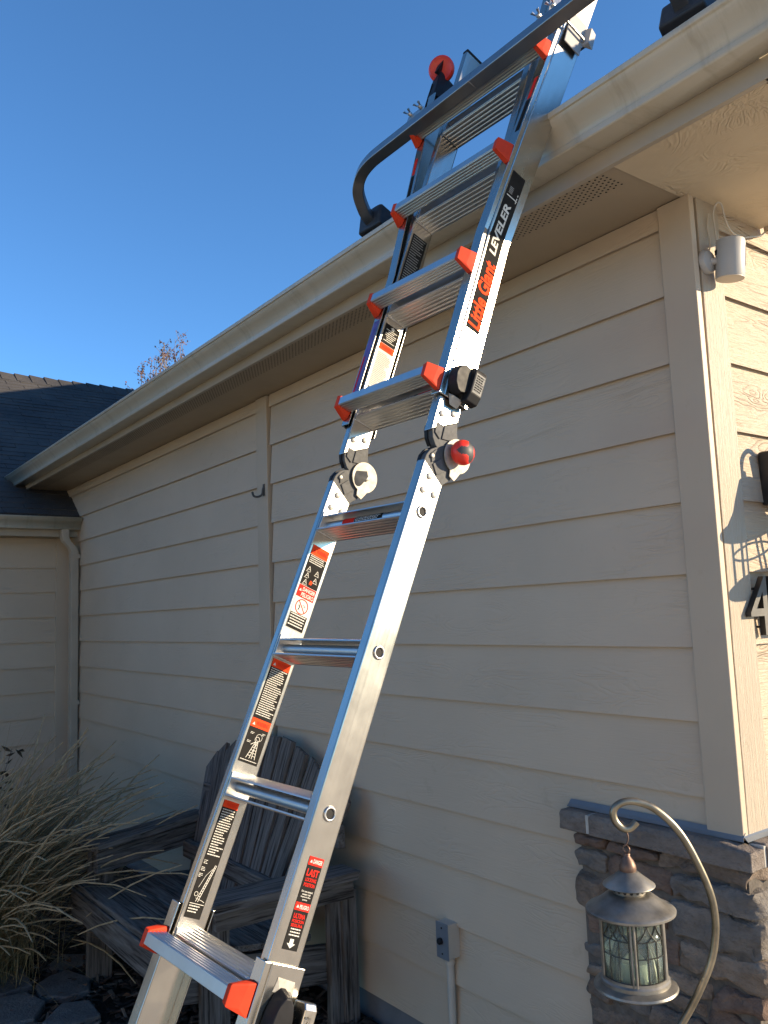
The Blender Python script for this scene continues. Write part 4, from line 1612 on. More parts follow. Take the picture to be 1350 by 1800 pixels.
NB = 0.064
pL, pM, pR = barp(-0.31, 6.19, NB), barp(0.02, 6.11, NB), barp(0.40, 6.02, NB)
dirL = (pL - pR).normalized()
padL = Vector((-0.858, -0.345, 2.668))
padR = Vector((0.232, -0.315, 2.690))
e1, e2 = Vector((-0.640, -0.468, 2.766)), Vector((0.130, -0.473, 2.757))
left = [e1, Vector((-0.708, -0.464, 2.767)), Vector((-0.766, -0.455, 2.758)), Vector((-0.811, -0.438, 2.730)), Vector((-0.838, -0.402, 2.696)), Vector((-0.850, -0.372, 2.676)), padL]
right = [e2, Vector((0.185, -0.472, 2.757)), Vector((0.232, -0.458, 2.757)), Vector((0.252, -0.420, 2.745)), Vector((0.245, -0.360, 2.715)), padR]
path = smooth_path(left[::-1], 7)[:-1] + [e1, e1.lerp(e2, 0.33), e1.lerp(e2, 0.5), e1.lerp(e2, 0.66), e2] + smooth_path(right, 7)[1:]


def square_tube(mb, path, hw):
    vs = []
    n_ref = (FU.to_3x3() @ Vector((0, 0, 1))).normalized()
    k = len(path)
    prev = None
    for i, p in enumerate(path):
        d = (path[min(i + 1, k - 1)] - path[max(i - 1, 0)]).normalized()
        up = n_ref if prev is None else prev
        up = (up - d * up.dot(d)).normalized()
        prev = up
        s_ = d.cross(up)
        for a, b in ((-1, -1), (1, -1), (1, 1), (-1, 1)):
            for c_, e_ in ((1.0, 1.0),):
                vs.append(p + up * (a * hw) + s_ * (b * hw))
    fs = []
    for i in range(k - 1):
        for j in range(4):
            fs.append((i * 4 + j, i * 4 + (j + 1) % 4, (i + 1) * 4 + (j + 1) % 4, (i + 1) * 4 + j))
    fs.append((3, 2, 1, 0))
    fs.append(tuple((k - 1) * 4 + j for j in range(4)))
    mb.add(vs, fs)


# start orientation from the middle so that the straight bar stays square to the ladder
mb = MB()
mid = min(range(len(path)), key=lambda i: (path[i] - e1.lerp(e2, 0.5)).length)
square_tube(mb, path[mid::-1], 0.0165)
square_tube(mb, path[mid:], 0.0165)
st = mb.build('stabiliser_bar', M_TUBE, ladder, Matrix.Identity(4), smooth=45, bevel=0.004)
for pd, dv, nm in ((padL, left, 0), (padR, right, 1)):
    d = (pd - dv[-2]).normalized()
    ax = Vector((1, 0, 0))
    ay = d.cross(ax).normalized()
    vs = []
    mbp = MB()
    cpt = pd + d * 0.012
    pts = []
    for sx, sy, sz in ((-.058, -.034, -.045), (.050, -.036, -.040), (.058, .036, -.034), (-.050, .036, -.040), (-.050, -.030, .040), (.060, -.034, .034), (.066, .036, .038), (-.046, .034, .044), (0, -.044, -.03), (0, .044, .03)):
        pts.append(cpt + ax * sx + ay * sy + d * sz)
    mbp.hull(pts).build('rubber_pad', M_RUBBER, st, bevel=0.006, seg=3)
# U-bolts with wing nuts
for a, k in ((-0.245, 6.19), (0.252, 6.20)):
    c = Vector((a, k * S, NB))
    w = 0.0225
    for sgn in (1,):
        pts = []
        loop = [(a - w, c.y + 0.020, NB + 0.028), (a - w, c.y + 0.020, -0.030), (a - w + 0.006, c.y + 0.020, -0.050), (a + w - 0.006, c.y + 0.020, -0.050), (a + w, c.y + 0.020, -0.030), (a + w, c.y + 0.020, NB + 0.028)]
        MB().tube(loop, 0.0034, 8).build('u_bolt', M_ZINC, st, FU, smooth=50)
    MB().box(a - 0.034, a + 0.034, c.y - 0.0195, c.y + 0.0195, NB + 0.0172, NB + 0.0195).build('clamp_plate', M_ZINC, st, FU, bevel=0.001)
    for dx in (-w, w):
        for dy in (0.020,):
            nb = MB()
            nb.lathe([(0.0062, NB + 0.0196), (0.0070, NB + 0.024), (0.0050, NB + 0.029)], 12, (a + dx, c.y + dy, 0), 'z')
            for s2 in (-1, 1):
                nb.hull([(a + dx + s2 * 0.003, c.y + dy - 0.0018, NB + 0.022), (a + dx + s2 * 0.003, c.y + dy + 0.0018, NB + 0.022), (a + dx + s2 * 0.014, c.y + dy - 0.0016, NB + 0.040), (a + dx + s2 * 0.014, c.y + dy + 0.0016, NB + 0.040),
                         (a + dx + s2 * 0.006, c.y + dy - 0.0016, NB + 0.041), (a + dx + s2 * 0.006, c.y + dy + 0.0016, NB + 0.041)])
            nb.build('wing_nut', M_ZINC, st, FU, bevel=0.0006)


# ------------------------------------------------------------------ wooden chair
chair = thing('adirondack_chair', 'wide weathered grey wooden garden chair with fanned slat back by the wall', 'chair', (-2.03, -0.45, 0))
rc = random.Random(12)


def board(name, p0, p1, wdir, w0, w1, th, parent, jag=0.003, cut=None):
    """timber from p0 to p1; wdir gives the direction of its width; ends and edges slightly uneven"""
    p0, p1 = Vector(p0), Vector(p1)
    L_ = (p1 - p0).length
    X = (p1 - p0).normalized()
    W = Vector(wdir)
    W = (W - X * W.dot(X)).normalized()
    Z = X.cross(W)
    n = 5
    vs, fs = [], []
    for i in range(n + 1):
        f = i / n
        hw = (w0 + (w1 - w0) * f) / 2
        for sy, sz in ((-1, -1), (1, -1), (1, 1), (-1, 1)):
            dx = rc.uniform(-jag, jag) * 2 if i in (0, n) else 0
            xx = f * L_ + dx
            if cut and i == n:
                xx += cut * sy
            vs.append((xx, sy * hw + rc.uniform(-jag, jag) * 0.5, sz * th / 2 + rc.uniform(-jag, jag) * 0.4))
    for i in range(n):
        for j in range(4):
            fs.append((i * 4 + j, i * 4 + (j + 1) % 4, (i + 1) * 4 + (j + 1) % 4, (i + 1) * 4 + j)[::-1])
    fs.append((0, 1, 2, 3)[::1])
    fs.append(tuple(n * 4 + j for j in (3, 2, 1, 0)))
    mm = Matrix((X, W, Z)).transposed().to_4x4()
    mm.translation = p0
    return MB().add(vs, [f[::-1] for f in fs]).build(name, M_WOOD, parent, mm, bevel=0.003)


NSL = 12
for i in range(NSL):
    f = (i + 0.5) / NSL
    xb_ = -2.47 + f * 0.86
    xt = -2.70 + f * 1.24
    g = (f - 0.5) * 2
    zt = 0.955 - 0.19 * abs(g) ** 1.9 + rc.uniform(-0.012, 0.012)
    board('back_slat', (xb_, -0.285 + rc.uniform(-0.004, 0.004), 0.325), (xt, -0.080, zt), (1, 0, 0), 0.060, 0.088, 0.020, chair, cut=-0.030 * g)
for i in range(5):
    y = -0.705 + i * 0.105
    z = 0.385 - i * 0.012
    board('seat_slat', (-2.56, y, z), (-1.52, y + rc.uniform(-0.006, 0.006), z), (0, 1, -0.12), 0.098, 0.098, 0.022, chair)
board('front_apron', (-2.56, -0.752, 0.325), (-1.52, -0.752, 0.325), (0, 0, 1), 0.105, 0.105, 0.022, chair)
board('back_rail', (-2.56, -0.258, 0.44), (-1.50, -0.258, 0.44), (0, 0, 1), 0.07, 0.07, 0.03, chair)
board('back_rail', (-2.62, -0.130, 0.66), (-1.48, -0.130, 0.66), (0, 0, 1), 0.08, 0.08, 0.03, chair)
board('arm', (-2.64, -0.14, 0.560), (-2.475, -0.72, 0.545), (1, 0, 0), 0.10, 0.15, 0.028, chair)
board('arm', (-1.440, -0.12, 0.548), (-1.470, -0.665, 0.548), (1, 0, 0), 0.115, 0.155, 0.030, chair)
board('arm_brace', (-2.60, -0.16, 0.495), (-2.44, -0.70, 0.485), (0, 0, 1), 0.085, 0.085, 0.022, chair)
board('arm_brace', (-1.47, -0.10, 0.490), (-1.50, -0.62, 0.490), (0, 0, 1), 0.085, 0.085, 0.022, chair)
board('leg', (-2.52, -0.66, -0.01), (-2.50, -0.66, 0.53), (0, 1, 0), 0.10, 0.10, 0.030, chair)
board('leg', (-1.545, -0.60, -0.01), (-1.545, -0.60, 0.53), (0, 1, 0), 0.10, 0.10, 0.030, chair)
board('leg', (-2.55, -0.10, -0.01), (-2.55, -0.12, 0.54), (0, 1, 0), 0.09, 0.09, 0.030, chair)
board('leg', (-1.545, -0.115, -0.01), (-1.530, -0.125, 0.535), (0, 1, 0), 0.085, 0.085, 0.034, chair)
board('leg', (-1.525, -0.080, -0.01), (-1.512, -0.092, 0.47), (0, 1, 0), 0.060, 0.060, 0.030, chair)
board('side_stringer', (-1.575, -0.74, 0.30), (-1.575, -0.10, 0.20), (0, 0, 1), 0.13, 0.13, 0.028, chair)
board('side_stringer', (-2.53, -0.74, 0.30), (-2.53, -0.10, 0.20), (0, 0, 1), 0.13, 0.13, 0.028, chair)

# ------------------------------------------------------------------ hanging lantern on its hook
P0 = Vector((0.1637, -0.6190, 1.0600))
RH = Vector((0.5960, 0.8030, 0))
hp = [(0.022, 0.014), (0.010, 0.004), (-0.003, 0.004), (-0.015, 0.016), (-0.018, 0.032), (-0.010, 0.043), (0.008, 0.049), (0.030, 0.046), (0.054, 0.035), (0.082, 0.010),
      (0.104, -0.021), (0.125, -0.066), (0.140, -0.109), (0.145, -0.147), (0.142, -0.184), (0.132, -0.220), (0.114, -0.256), (0.092, -0.292), (0.071, -0.322),
      (0.050, -0.357), (0.034, -0.400), (0.026, -0.46), (0.024, -0.60), (0.024, -1.08)]
pts = smooth_path([P0 + RH * a + Vector((0, 0, b)) for a, b in hp], 5)
tag(MB().tube(pts, 0.0064, 14).build('shepherd_hook', M_HOOK, smooth=60),
    'curved bronze metal garden hook holding the hanging lantern', 'garden hook')

LX, LY = 0.1625, -0.6165
lan = thing('hanging_lantern', 'round pewter candle lantern with leaded glass hanging from curved hook', 'lantern', (LX, LY, 0.77))
FLN = T(LX, LY, 1.0285) @ Matrix.Diagonal((0.955, 0.955, 0.885, 1.0)) @ T(0, 0, -1.0285)
body = MB().lathe([(0.052, 0.782), (0.0605, 0.782), (0.0605, 0.792), (0.0575, 0.795), (0.0575, 0.800), (0.052, 0.800)], 44).build('base_ring', M_PEWTER, lan, FLN, smooth=40)
MB().lathe([(0.0001, 0.770), (0.058, 0.770), (0.070, 0.772), (0.0735, 0.776), (0.072, 0.780), (0.062, 0.785), (0.0001, 0.786)], 44, cap=False).build('base', M_PEWTER, lan, FLN, smooth=40)
MB().lathe([(0.0535, 0.797), (0.0535, 0.912)], 56, cap=False).build('glass_pane', M_GLASS, lan, FLN, smooth=60, solid=0.0015)
MB().lathe([(0.052, 0.905), (0.058, 0.905), (0.058, 0.914), (0.052, 0.914)], 44).build('top_ring', M_PEWTER, lan, FLN, smooth=40)
MB().lathe([(0.060, 0.910), (0.0735, 0.911), (0.0785, 0.914), (0.0790, 0.918), (0.0760, 0.921), (0.0700, 0.923), (0.0560, 0.933), (0.0420, 0.944), (0.0360, 0.948), (0.030, 0.948), (0.028, 0.945)], 52, cap=False).build('roof', M_PEWTER, lan, FLN, smooth=38)
MB().lathe([(0.0285, 0.944), (0.0290, 0.962), (0.027, 0.962)], 36, cap=False).build('vent_collar', M_PEWTER, lan, FLN, smooth=40)
for i in range(16):
    a = 2 * math.pi * i / 16
    ca, sa = math.cos(a), math.sin(a)
    pts = []
    for j in range(10):
        b = 2 * math.pi * j / 10
        pts.append((ca * 0.0294 - sa * 0.0030 * math.cos(b), sa * 0.0294 + ca * 0.0030 * math.cos(b), 0.9545 + 0.0036 * math.sin(b)))
    MB().add(pts, [tuple(range(10))]).build('vent_opening', M_HOLE, lan, FLN)
MB().lathe([(0.026, 0.9605), (0.0440, 0.9600), (0.0465, 0.9620), (0.0455, 0.9640), (0.0300, 0.9760), (0.0180, 0.9860), (0.0130, 0.9890), (0.002, 0.9895)], 44, cap=False).build('cap', M_PEWTER, lan, FLN, smooth=40)
MB().lathe([(0.0145, 0.9875), (0.0155, 0.9920), (0.0145, 0.9990), (0.0110, 1.0080), (0.0065, 1.0140), (0.0050, 1.0175), (0.0062, 1.0185), (0.0055, 1.0205), (0.001, 1.021)], 26).build('finial', M_COPPER, lan, FLN, smooth=40)
mb = MB()
torus(mb, (0, 0, 1.0285), 0.0070, 0.0013, 'y', 20, 6)
mb.build('hanging_ring', M_COPPER, lan, FLN, smooth=60)
sh = [(0.003, 0, 1.0380), (-0.003, 0, 1.0345), (-0.0030, 0, 1.0335), (0.0010, 0, 1.0375), (0.0045, 0, 1.0445), (0.0035, 0, 1.0540), (0.0005, 0, 1.0640), (-0.0040, 0, 1.0745), (-0.0110, 0, 1.0755), (-0.0150, 0, 1.0690)]
MB().tube(smooth_path(sh, 4), 0.0013, 7).build('s_hook', M_COPPER, lan, T(LX, LY, 0) @ RZ(53), smooth=60)
# cames: uprights, hoops and pointed arches on the glass
RC = 0.0552


def cyl(a, z, r=RC):
    return (r * math.cos(a), r * math.sin(a), z)


PAN = 5
a_off = math.radians(-52)
mbs = MB()
for i in range(PAN):
    a0 = a_off + 2 * math.pi * i / PAN
    for s_ in (-0.055, 0.055):
        MB().tube([cyl(a0 + s_, 0.792, 0.0560), cyl(a0 + s_, 0.910, 0.0560)], 0.0024, 8).build('upright', M_PEWTER, lan, FLN, smooth=60)
    aw = 2 * math.pi / PAN
    arcs = []
    n_ = 14
    L0, L1 = a0 + 0.13, a0 + aw - 0.13
    for zz in (0.8000, 0.8450, 0.8745, 0.9080):
        arcs.append([cyl(L0 + (L1 - L0) * j / n_, zz) for j in range(n_ + 1)])
    for f in (0.0, 0.33, 0.67, 1.0):
        aa = L0 + (L1 - L0) * f
        arcs.append([cyl(aa, 0.7985), cyl(aa, 0.8745 if 0 < f < 1 else 0.909)])
    # two crossing pointed arches
    for (c0, c1) in ((0.0, 0.66), (0.34, 1.0)):
        for sg in (0, 1):
            pts = []
            for j in range(9):
                t_ = j / 8
                f = c0 + (c1 - c0) * (0.5 * (1 - (1 - t_) ** 1.7) if sg == 0 else 1 - 0.5 * (1 - (1 - t_) ** 1.7))
                pts.append(cyl(L0 + (L1 - L0) * f, 0.8745 + 0.0315 * t_))
            arcs.append(pts)
    cm = MB()
    for p in arcs:
        cm.tube(p, 0.0011, 5)
    cm.build('lead_came', M_LEAD, lan, FLN, smooth=60, kind='stuff')
MB().lathe([(0.021, 0.787), (0.021, 0.826), (0.014, 0.828), (0.001, 0.824)], 24).build('candle', M_CANDLE, lan, FLN, smooth=40)

# ------------------------------------------------------------------ fixtures on the house
# security camera
scam = thing('security_camera', 'white barrel security camera on round base at the wall corner', 'camera', (0.022, 0.040, 2.295))
rt = Matrix.Rotation(math.radians(6), 4, 'Y')
FC = T(0.062, 0.056, 2.298) @ rt
MB().lathe([(0.031, 0.0), (0.031, 0.006), (0.027, 0.013), (0.012, 0.017), (0.001, 0.018)], 32, (0, 0, 0), 'x').build('wall_base', M_WHITEP, scam, T(0.0228, 0.030, 2.297), smooth=35)
MB().tube([(0.034, 0.031, 2.296), (0.046, 0.040, 2.295), (0.058, 0.050, 2.296)], 0.0085, 14).build('ball_joint', M_WHITEP, scam, smooth=60)
MB().lathe([(0.0300, -0.046), (0.0335, -0.050), (0.0350, -0.047), (0.0352, 0.040), (0.0335, 0.046), (0.028, 0.049), (0.001, 0.049)], 40, cap=True).build('housing', M_WHITEP, scam, T(0.070, 0.064, 2.298) @ rt, smooth=35)
MB().lathe([(0.0338, -0.0512), (0.0338, -0.0470)], 36).build('bottom_plate', M_CREAMP, scam, T(0.070, 0.064, 2.298) @ rt)
mb = MB()
for i in range(10):
    a = math.radians(20 + i * 7)
    b = math.radians(27 + i * 7)
    r = 0.0356
    mb.quad((r * math.cos(a), r * math.sin(a), -0.022), (r * math.cos(b), r * math.sin(b), -0.022), (r * math.cos(b), r * math.sin(b), 0.030), (r * math.cos(a), r * math.sin(a), 0.030))
mb.build('lens_window', M_BLACKP, scam, T(0.070, 0.064, 2.298) @ rt)
cab = [(0.052, 0.040, 2.315), (0.050, 0.042, 2.345), (0.044, 0.050, 2.385), (0.040, 0.056, 2.43), (0.048, 0.064, 2.455), (0.052, 0.078, 2.452), (0.045, 0.100, 2.425), (0.036, 0.140, 2.405), (0.031, 0.200, 2.405), (0.030, 0.270, 2.425), (0.030, 0.310, 2.440), (0.031, 0.345, 2.475), (0.031, 0.36, 2.55)]
MB().tube(smooth_path(cab, 5), 0.0023, 7).build('cable', M_CREAMP, scam, smooth=60)
MB().tube(smooth_path([(0.034, 0.030, 2.325), (0.032, 0.040, 2.335), (0.030, 0.046, 2.36), (0.026, 0.047, 2.395), (0.030, 0.052, 2.43)], 4), 0.0020, 7).build('cable', M_CREAMP, scam, smooth=60)
MB().box(0.046, 0.056, 0.034, 0.044, 2.308, 2.322).build('cable_plug', M_BLACKP, scam, bevel=0.002)

# wall lantern: gooseneck, bell shade and open cage
wlan = thing('wall_lantern', 'black metal wall lantern with bell shade on the sunlit front wall', 'wall lamp', (0.02, 0.268, 1.76))
MB().box(0.010, 0.046, 0.214, 0.322, 1.690, 1.830).build('backplate', M_BLKMET, wlan, bevel=0.006, seg=3)
gz = [(0.044, 0.268, 1.775), (0.060, 0.268, 1.830), (0.085, 0.268, 1.862), (0.115, 0.268, 1.860), (0.135, 0.268, 1.838), (0.140, 0.268, 1.806)]
MB().tube(smooth_path(gz, 6), 0.0065, 10).build('gooseneck', M_BLKMET, wlan, smooth=60)
MB().tube([(0.044, 0.268, 1.745), (0.135, 0.268, 1.785)], 0.005, 8).build('stay', M_BLKMET, wlan, smooth=60)
FW = T(0.140, 0.268, 0.020)
MB().lathe([(0.004, 1.806), (0.014, 1.800), (0.014, 1.785), (0.034, 1.780), (0.040, 1.765), (0.052, 1.735), (0.062, 1.705), (0.085, 1.672), (0.108, 1.660), (0.108, 1.654), (0.072, 1.654)][::-1], 40, cap=False).build('bell_shade', M_BLKMET, wlan, FW, smooth=40)
for i in range(6):
    a = 2 * math.pi * (i + 0.4) / 6
    MB().tube([(0.072 * math.cos(a), 0.072 * math.sin(a), 1.655), (0.072 * math.cos(a), 0.072 * math.sin(a), 1.530)], 0.0045, 6).build('cage_bar', M_BLKMET, wlan, FW)
for zz in (1.60,):
    mb = MB()
    torus(mb, (0, 0, zz), 0.072, 0.003, 'z', 30, 6)
    mb.build('cage_hoop', M_BLKMET, wlan, FW, smooth=60)
MB().lathe([(0.001, 1.500), (0.070, 1.502), (0.096, 1.510), (0.096, 1.518), (0.074, 1.530), (0.001, 1.532)], 36, cap=False).build('cage_base', M_BLKMET, wlan, FW, smooth=40)

# house number: separate standing digits
for ch, y0, y1, z0, z1, lab in (('4', 0.068, 0.163, 1.364, 1.508, 'brushed metal numeral 4 standing off the sunlit siding'), ('1', 0.170, 0.222, 1.364, 1.508, 'brushed metal numeral 1 beside the numeral 4 on siding')):
    vs, fs = text_geo(ch, 0, 0.0)
    xs = [v.x for v in vs]
    ys = [v.y for v in vs]
    fx = lambda v: y0 + (v.x - min(xs)) / (max(xs) - min(xs)) * (y1 - y0)
    fz = lambda v: z0 + (v.y - min(ys)) / (max(ys) - min(ys)) * (z1 - z0)
    vs2, fs2 = text_geo(ch, 0, 0.0, 0.05)
    c = Vector((0.030, (y0 + y1) / 2, (z0 + z1) / 2))
    th = thing('house_number', lab, 'house number', tuple(c), 'house number digits')
    mb = MB()
    xs2 = [v.x for v in vs2]
    ys2 = [v.y for v in vs2]
    mb.add([(0.030 + (0.008 if v.z > 0 else -0.006), y0 + (v.x - min(xs2)) / (max(xs2) - min(xs2)) * (y1 - y0), z0 + (v.y - min(ys2)) / (max(ys2) - min(ys2)) * (z1 - z0)) for v in vs2], fs2)
    mb.build('digit_body', M_BLKMET, th)
    mb = MB()
    mb.add([(0.0386, fx(v), fz(v)) for v in vs], fs)
    mb.build('digit_face', M_NUMB, th)
    for zz in (z0 + 0.02, z1 - 0.03):
        yy = y0 + (y1 - y0) * 0.70
        MB().lathe([(0.003, -0.002), (0.003, 0.026)], 8, (0, yy, zz), 'x').build('standoff_pin', M_BLKMET, th)

# outlet box and conduit on the long wall
ob = thing('outlet_box', 'cream weatherproof electrical box with grey cover and conduit on siding', 'electrical box', (-1.03, 0, 0.41))
MB().box(-1.056, -1.000, -0.0530, -0.004, 0.358, 0.464).build('box_body', M_CREAMP, ob, bevel=0.003)
MB().box(-1.0575, -0.9985, -0.0560, -0.0532, 0.356, 0.466).build('cover_plate', M_GREYPL, ob, bevel=0.0012)
MB().lathe([(0.010, -0.0565), (0.010, -0.066), (0.007, -0.069), (0.0005, -0.0695)][::-1], 18, (-1.033, 0, 0.410), 'y').build('switch_knob', M_BLACKP, ob, smooth=40)
for zz in (0.372, 0.450):
    MB().lathe([(0.0030, -0.0576), (0.0030, -0.0562)], 10, (-1.028, 0, zz), 'y').build('screw', M_BLACKP, ob)
MB().tube([(-1.028, -0.026, 0.359), (-1.028, -0.026, 0.02)], 0.0125, 16).build('conduit', M_CREAMP, ob, smooth=60)
MB().lathe([(0.0155, 0.335), (0.0155, 0.357)], 16, (-1.028, -0.026, 0)).build('conduit_fitting', M_CREAMP, ob, smooth=40)

# hook screwed to the batten board
tag(MB().tube(smooth_path([(-2.200, -0.024, 2.052), (-2.200, -0.030, 2.030), (-2.201, -0.034, 2.010), (-2.206, -0.050, 2.000), (-2.214, -0.068, 2.003), (-2.218, -0.074, 2.022)], 5), 0.0050, 8).hull(
    [(-2.208, -0.0235, 2.06), (-2.192, -0.0235, 2.06), (-2.208, -0.0235, 2.005), (-2.192, -0.0235, 2.005), (-2.206, -0.027, 2.058), (-2.194, -0.027, 2.058), (-2.206, -0.027, 2.007), (-2.194, -0.027, 2.007)]).build('coat_hook', M_HINGE, smooth=50),
    'small dark metal hook screwed to the vertical batten board', 'hook')

# ------------------------------------------------------------------ planting
rp = random.Random(31)


def blade(mb, base, az, length, droop, w, lean, seg=7, plume=0.0):
    d = Vector((math.cos(az), math.sin(az), 0))
    side = Vector((-d.y, d.x, 0))
    p = Vector(base)
    ang = lean
    pts = [p.copy()]
    for i in range(seg):
        p = p + (d * math.sin(ang) + Vector((0, 0, 1)) * math.cos(ang)) * (length / seg)
        ang += droop / seg * (0.6 + 0.9 * i / seg)
        pts.append(p.copy())
    wob = rp.uniform(-0.4, 0.4)
    sd = (side + Vector((0, 0, wob))).normalized()
    vs, fs = [], []
    for i, q in enumerate(pts):
        f = i / seg
        ww = w * (1 - f * 0.75)
        vs += [q - sd * ww / 2, q + sd * ww / 2]
    for i in range(seg):
        fs.append((2 * i, 2 * i + 1, 2 * i + 3, 2 * i + 2))
    mb.cur = 0
    mb.add(vs, fs)
    if plume:
        mb.cur = 1
        n0 = int(seg * (1 - plume))
        mb.tube([pts[i] for i in range(n0, seg + 1)], [0.0018 + 0.0022 * math.sin(math.pi * min(1, (i - n0 + 0.4) / (seg - n0 + 0.6))) for i in range(n0, seg + 1)], 4)


mb = MB()
for i in range(2100):
    b = (-2.88 + rp.gauss(0, 0.12), -1.12 + rp.gauss(0, 0.12), 0.0)
    az = rp.uniform(-math.pi, math.pi)
    if rp.random() < 0.45:
        az = math.radians(rp.uniform(10, 95))
    blade(mb, b, az, rp.uniform(0.58, 1.12), rp.uniform(0.6, 1.6), rp.uniform(0.0020, 0.0042), abs(rp.gauss(0.30, 0.28)), 8, 0.40 if rp.random() < 0.26 else 0)
gr = mb.build('ornamental_grass', [M_GRASS, M_PLUME])
tag(gr, 'clump of dry tan ornamental grass arching over the flagstones', 'grass')

# dark leaved shrub behind the grass
shrub = thing('shrub', 'sparse shrub with dark brown leaves behind the dry grass', 'shrub', (-3.75, -0.95, 0))
mb = MB()
tips = []
for i in range(9):
    a = rp.uniform(0, 2 * math.pi)
    r = rp.uniform(0.05, 0.26)
    tip = Vector((-3.75 + r * math.cos(a), -0.95 + r * math.sin(a), rp.uniform(0.35, 0.82)))
    midp = Vector((-3.75 + 0.5 * r * math.cos(a), -0.95 + 0.5 * r * math.sin(a), tip.z * 0.55))
    mb.tube([(-3.75, -0.95, 0), midp, tip], [0.006, 0.004, 0.002], 5)
    tips.append((midp, tip))
mb.build('stem', M_BARK, shrub)
mb = MB()
for i in range(170):
    a, b = rp.choice(tips)
    c = a.lerp(b, rp.uniform(0.0, 1.05)) + Vector((rp.gauss(0, 0.035), rp.gauss(0, 0.035), rp.gauss(0, 0.035)))
    x = Vector((rp.gauss(0, 1), rp.gauss(0, 1), rp.gauss(0, 0.6))).normalized()
    y = x.orthogonal().normalized()
    l, w = rp.uniform(0.022, 0.042), rp.uniform(0.010, 0.018)
    z_ = x.cross(y) * w * 0.4
    mb.add([c - x * l, c - y * w + z_, c + x * l, c + y * w + z_], [(0, 1, 2), (0, 2, 3)])
mb.build('foliage', M_SHRUB, shrub, kind='stuff')

# tree beyond the roof
tree = thing('tree', 'thin tree with sparse reddish autumn leaves rising behind the roof', 'tree', (-17.0, 5.55, 0))
mbt, mbl = MB(), MB()
rt_ = random.Random(8)


TX, TY = -17.15, 5.75
mbt.tube([(TX, TY, 0), (TX + 0.05, TY, 2.5), (TX, TY + 0.04, 5.4)], [0.11, 0.09, 0.06], 8)
for i in range(26):
    a = rt_.uniform(0, 2 * math.pi)
    rad = rt_.uniform(0.05, 1.0) ** 0.8
    zt = 8.55 - 1.3 * rad + rt_.uniform(-0.5, 0.12)
    z0 = rt_.uniform(3.2, 5.2)
    p0 = Vector((TX, TY, z0))
    p3 = Vector((TX + rad * 0.85 * math.cos(a), TY + rad * 0.85 * math.sin(a), zt))
    limb = [p0]
    for j in range(1, 9):
        f = j / 8
        q = p0.lerp(p3, f)
        k_ = 1 - (1 - f) ** 2
        q.x = p0.x + (p3.x - p0.x) * k_ + rt_.gauss(0, 0.035)
        q.y = p0.y + (p3.y - p0.y) * k_ + rt_.gauss(0, 0.035)
        limb.append(q)
    mbt.tube(limb, [0.030 - 0.0032 * j for j in range(9)], 5, caps=False)
    for t_i in range(16):
        f = rt_.uniform(0.35, 1.0)
        j = min(7, int(f * 8))
        s0 = limb[j].lerp(limb[j + 1], f * 8 - j if f < 1 else 1)
        d_ = Vector((rt_.gauss(0, 1), rt_.gauss(0, 1), 1.1)).normalized()
        tl = rt_.uniform(0.10, 0.34)
        s1 = s0 + d_ * tl
        mbt.tube([s0, s0.lerp(s1, 0.5) + Vector((0, 0, 0.01)), s1], [0.006, 0.005, 0.003], 4, caps=False)
        for q_i in range(rt_.choice((2, 4, 6, 8))):
            c = s0.lerp(s1, rt_.uniform(0.2, 1.05)) + Vector((rt_.gauss(0, 0.03), rt_.gauss(0, 0.03), rt_.gauss(0, 0.03)))
            x = Vector((rt_.gauss(0, 1), rt_.gauss(0, 1), rt_.gauss(0, 1))).normalized()
            y = x.orthogonal().normalized()
            l2 = rt_.uniform(0.020, 0.042)
            mbl.add([c - x * l2, c - y * l2 * 0.55, c + x * l2, c + y * l2 * 0.55], [(0, 1, 2), (0, 2, 3)])
mbt.build('trunk', M_BARK, tree, smooth=60)
mbl.build('crown', M_TLEAF, tree, kind='stuff')

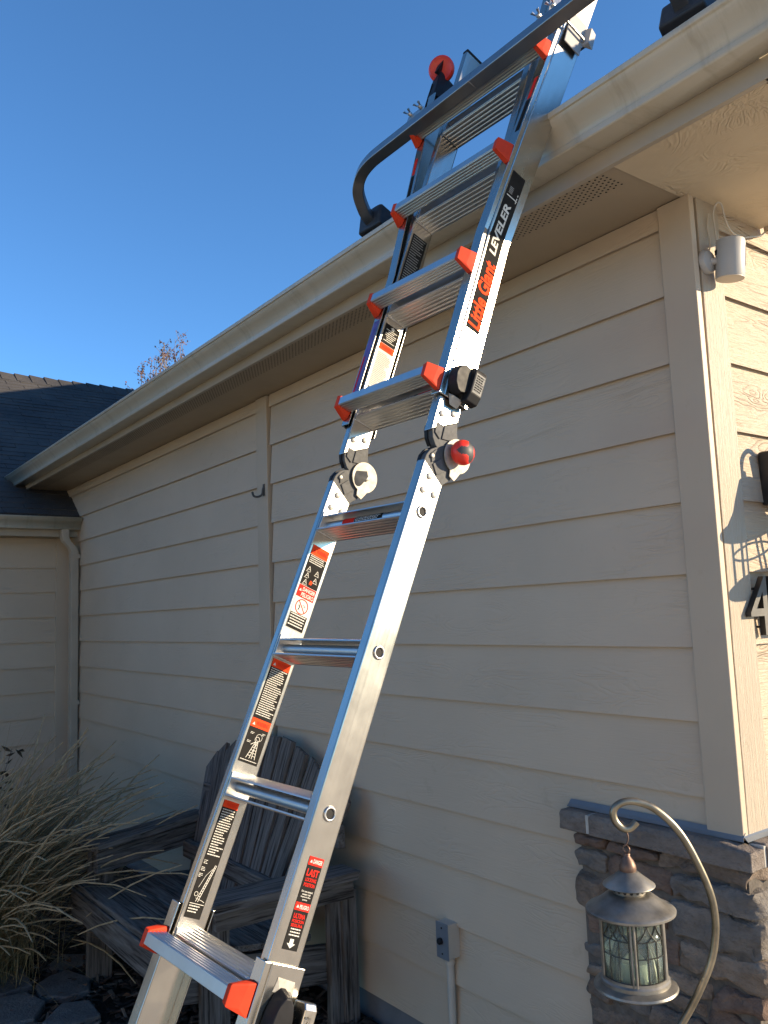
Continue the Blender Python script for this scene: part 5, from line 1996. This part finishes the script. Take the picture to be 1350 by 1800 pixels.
# flagstones by the grass
fp = MB().box(-2.95, -1.95, -1.25, -0.62, -0.05, 0.001).build('flagstone_patch', M_SOIL, kind='structure')
cells = [((-2.72, -0.98), 0.15), ((-2.42, -1.02), 0.16), ((-2.52, -0.80), 0.14), ((-2.22, -0.86), 0.13), ((-2.28, -1.16), 0.12), ((-2.06, -1.04), 0.11), ((-2.75, -0.72), 0.11)]
for (cx, cy), r in cells:
    n_ = rp.choice((5, 6, 7))
    a0 = rp.uniform(0, 6)
    ring = []
    for j in range(n_):
        a = a0 + 2 * math.pi * (j + rp.uniform(-0.18, 0.18)) / n_
        rr = r * rp.uniform(0.78, 1.02)
        ring.append((rr * 1.1 * math.cos(a), rr * 0.85 * math.sin(a)))
    MB().prism(ring, 'z', -0.02, 0.026 + rp.uniform(-0.006, 0.008)).build('stone', M_FLAG, fp, T(cx, cy, 0.0), bevel=0.007)

# bark mulch and fallen leaves
mb = MB()
for i in range(9000):
    x, y = rp.uniform(-4.9, 0.1), rp.uniform(-1.7, -0.02)
    if x > -0.5 and y > -0.1:
        continue
    l, w, h = rp.uniform(0.010, 0.034), rp.uniform(0.005, 0.014), rp.uniform(0.002, 0.006)
    a = rp.uniform(0, 6.28)
    tl = rp.gauss(0, 0.35)
    ca, sa = math.cos(a), math.sin(a)
    z0 = rp.uniform(-0.002, 0.016)
    mb.cur = 1 if rp.random() < 0.14 else 0
    P = lambda u, v, t_: (x + ca * u - sa * v, y + sa * u + ca * v, z0 + t_ + u * tl)
    mb.add([P(-l, -w, 0), P(l, -w * 0.7, 0), P(l * 0.9, w, 0), P(-l, w * 0.8, 0), P(-l * 0.8, -w * 0.6, h), P(l * 0.8, -w * 0.5, h), P(l * 0.7, w * 0.6, h), P(-l * 0.8, w * 0.6, h)],
           [(4, 5, 6, 7), (0, 1, 5, 4), (1, 2, 6, 5), (2, 3, 7, 6), (3, 0, 4, 7)])
mb.build('bark_mulch', M_CHIP, kind='stuff')
mb = MB()
for i in range(240):
    x, y = rp.uniform(-4.0, -0.6), rp.uniform(-1.1, -0.03)
    if rp.random() < 0.5:
        y = rp.uniform(-0.35, -0.03)
    c = Vector((x, y, rp.uniform(0.010, 0.030)))
    X = Vector((rp.gauss(0, 1), rp.gauss(0, 1), rp.gauss(0, 0.3))).normalized()
    Y = X.cross(Vector((0, 0, 1))).normalized()
    l, w = rp.uniform(0.014, 0.034), rp.uniform(0.010, 0.020)
    up = Vector((0, 0, 1)) * w * rp.uniform(0.2, 0.9)
    mb.add([c - X * l, c - Y * w + up, c + X * l, c + Y * w + up, c - X * l * 0.3 - Y * w * 0.8 + up * 0.7, c + X * l * 0.3 + Y * w * 0.8 + up * 0.7], [(0, 4, 1, 2), (0, 2, 3, 5)])
mb.build('fallen_leaves', M_LEAFD, kind='stuff')
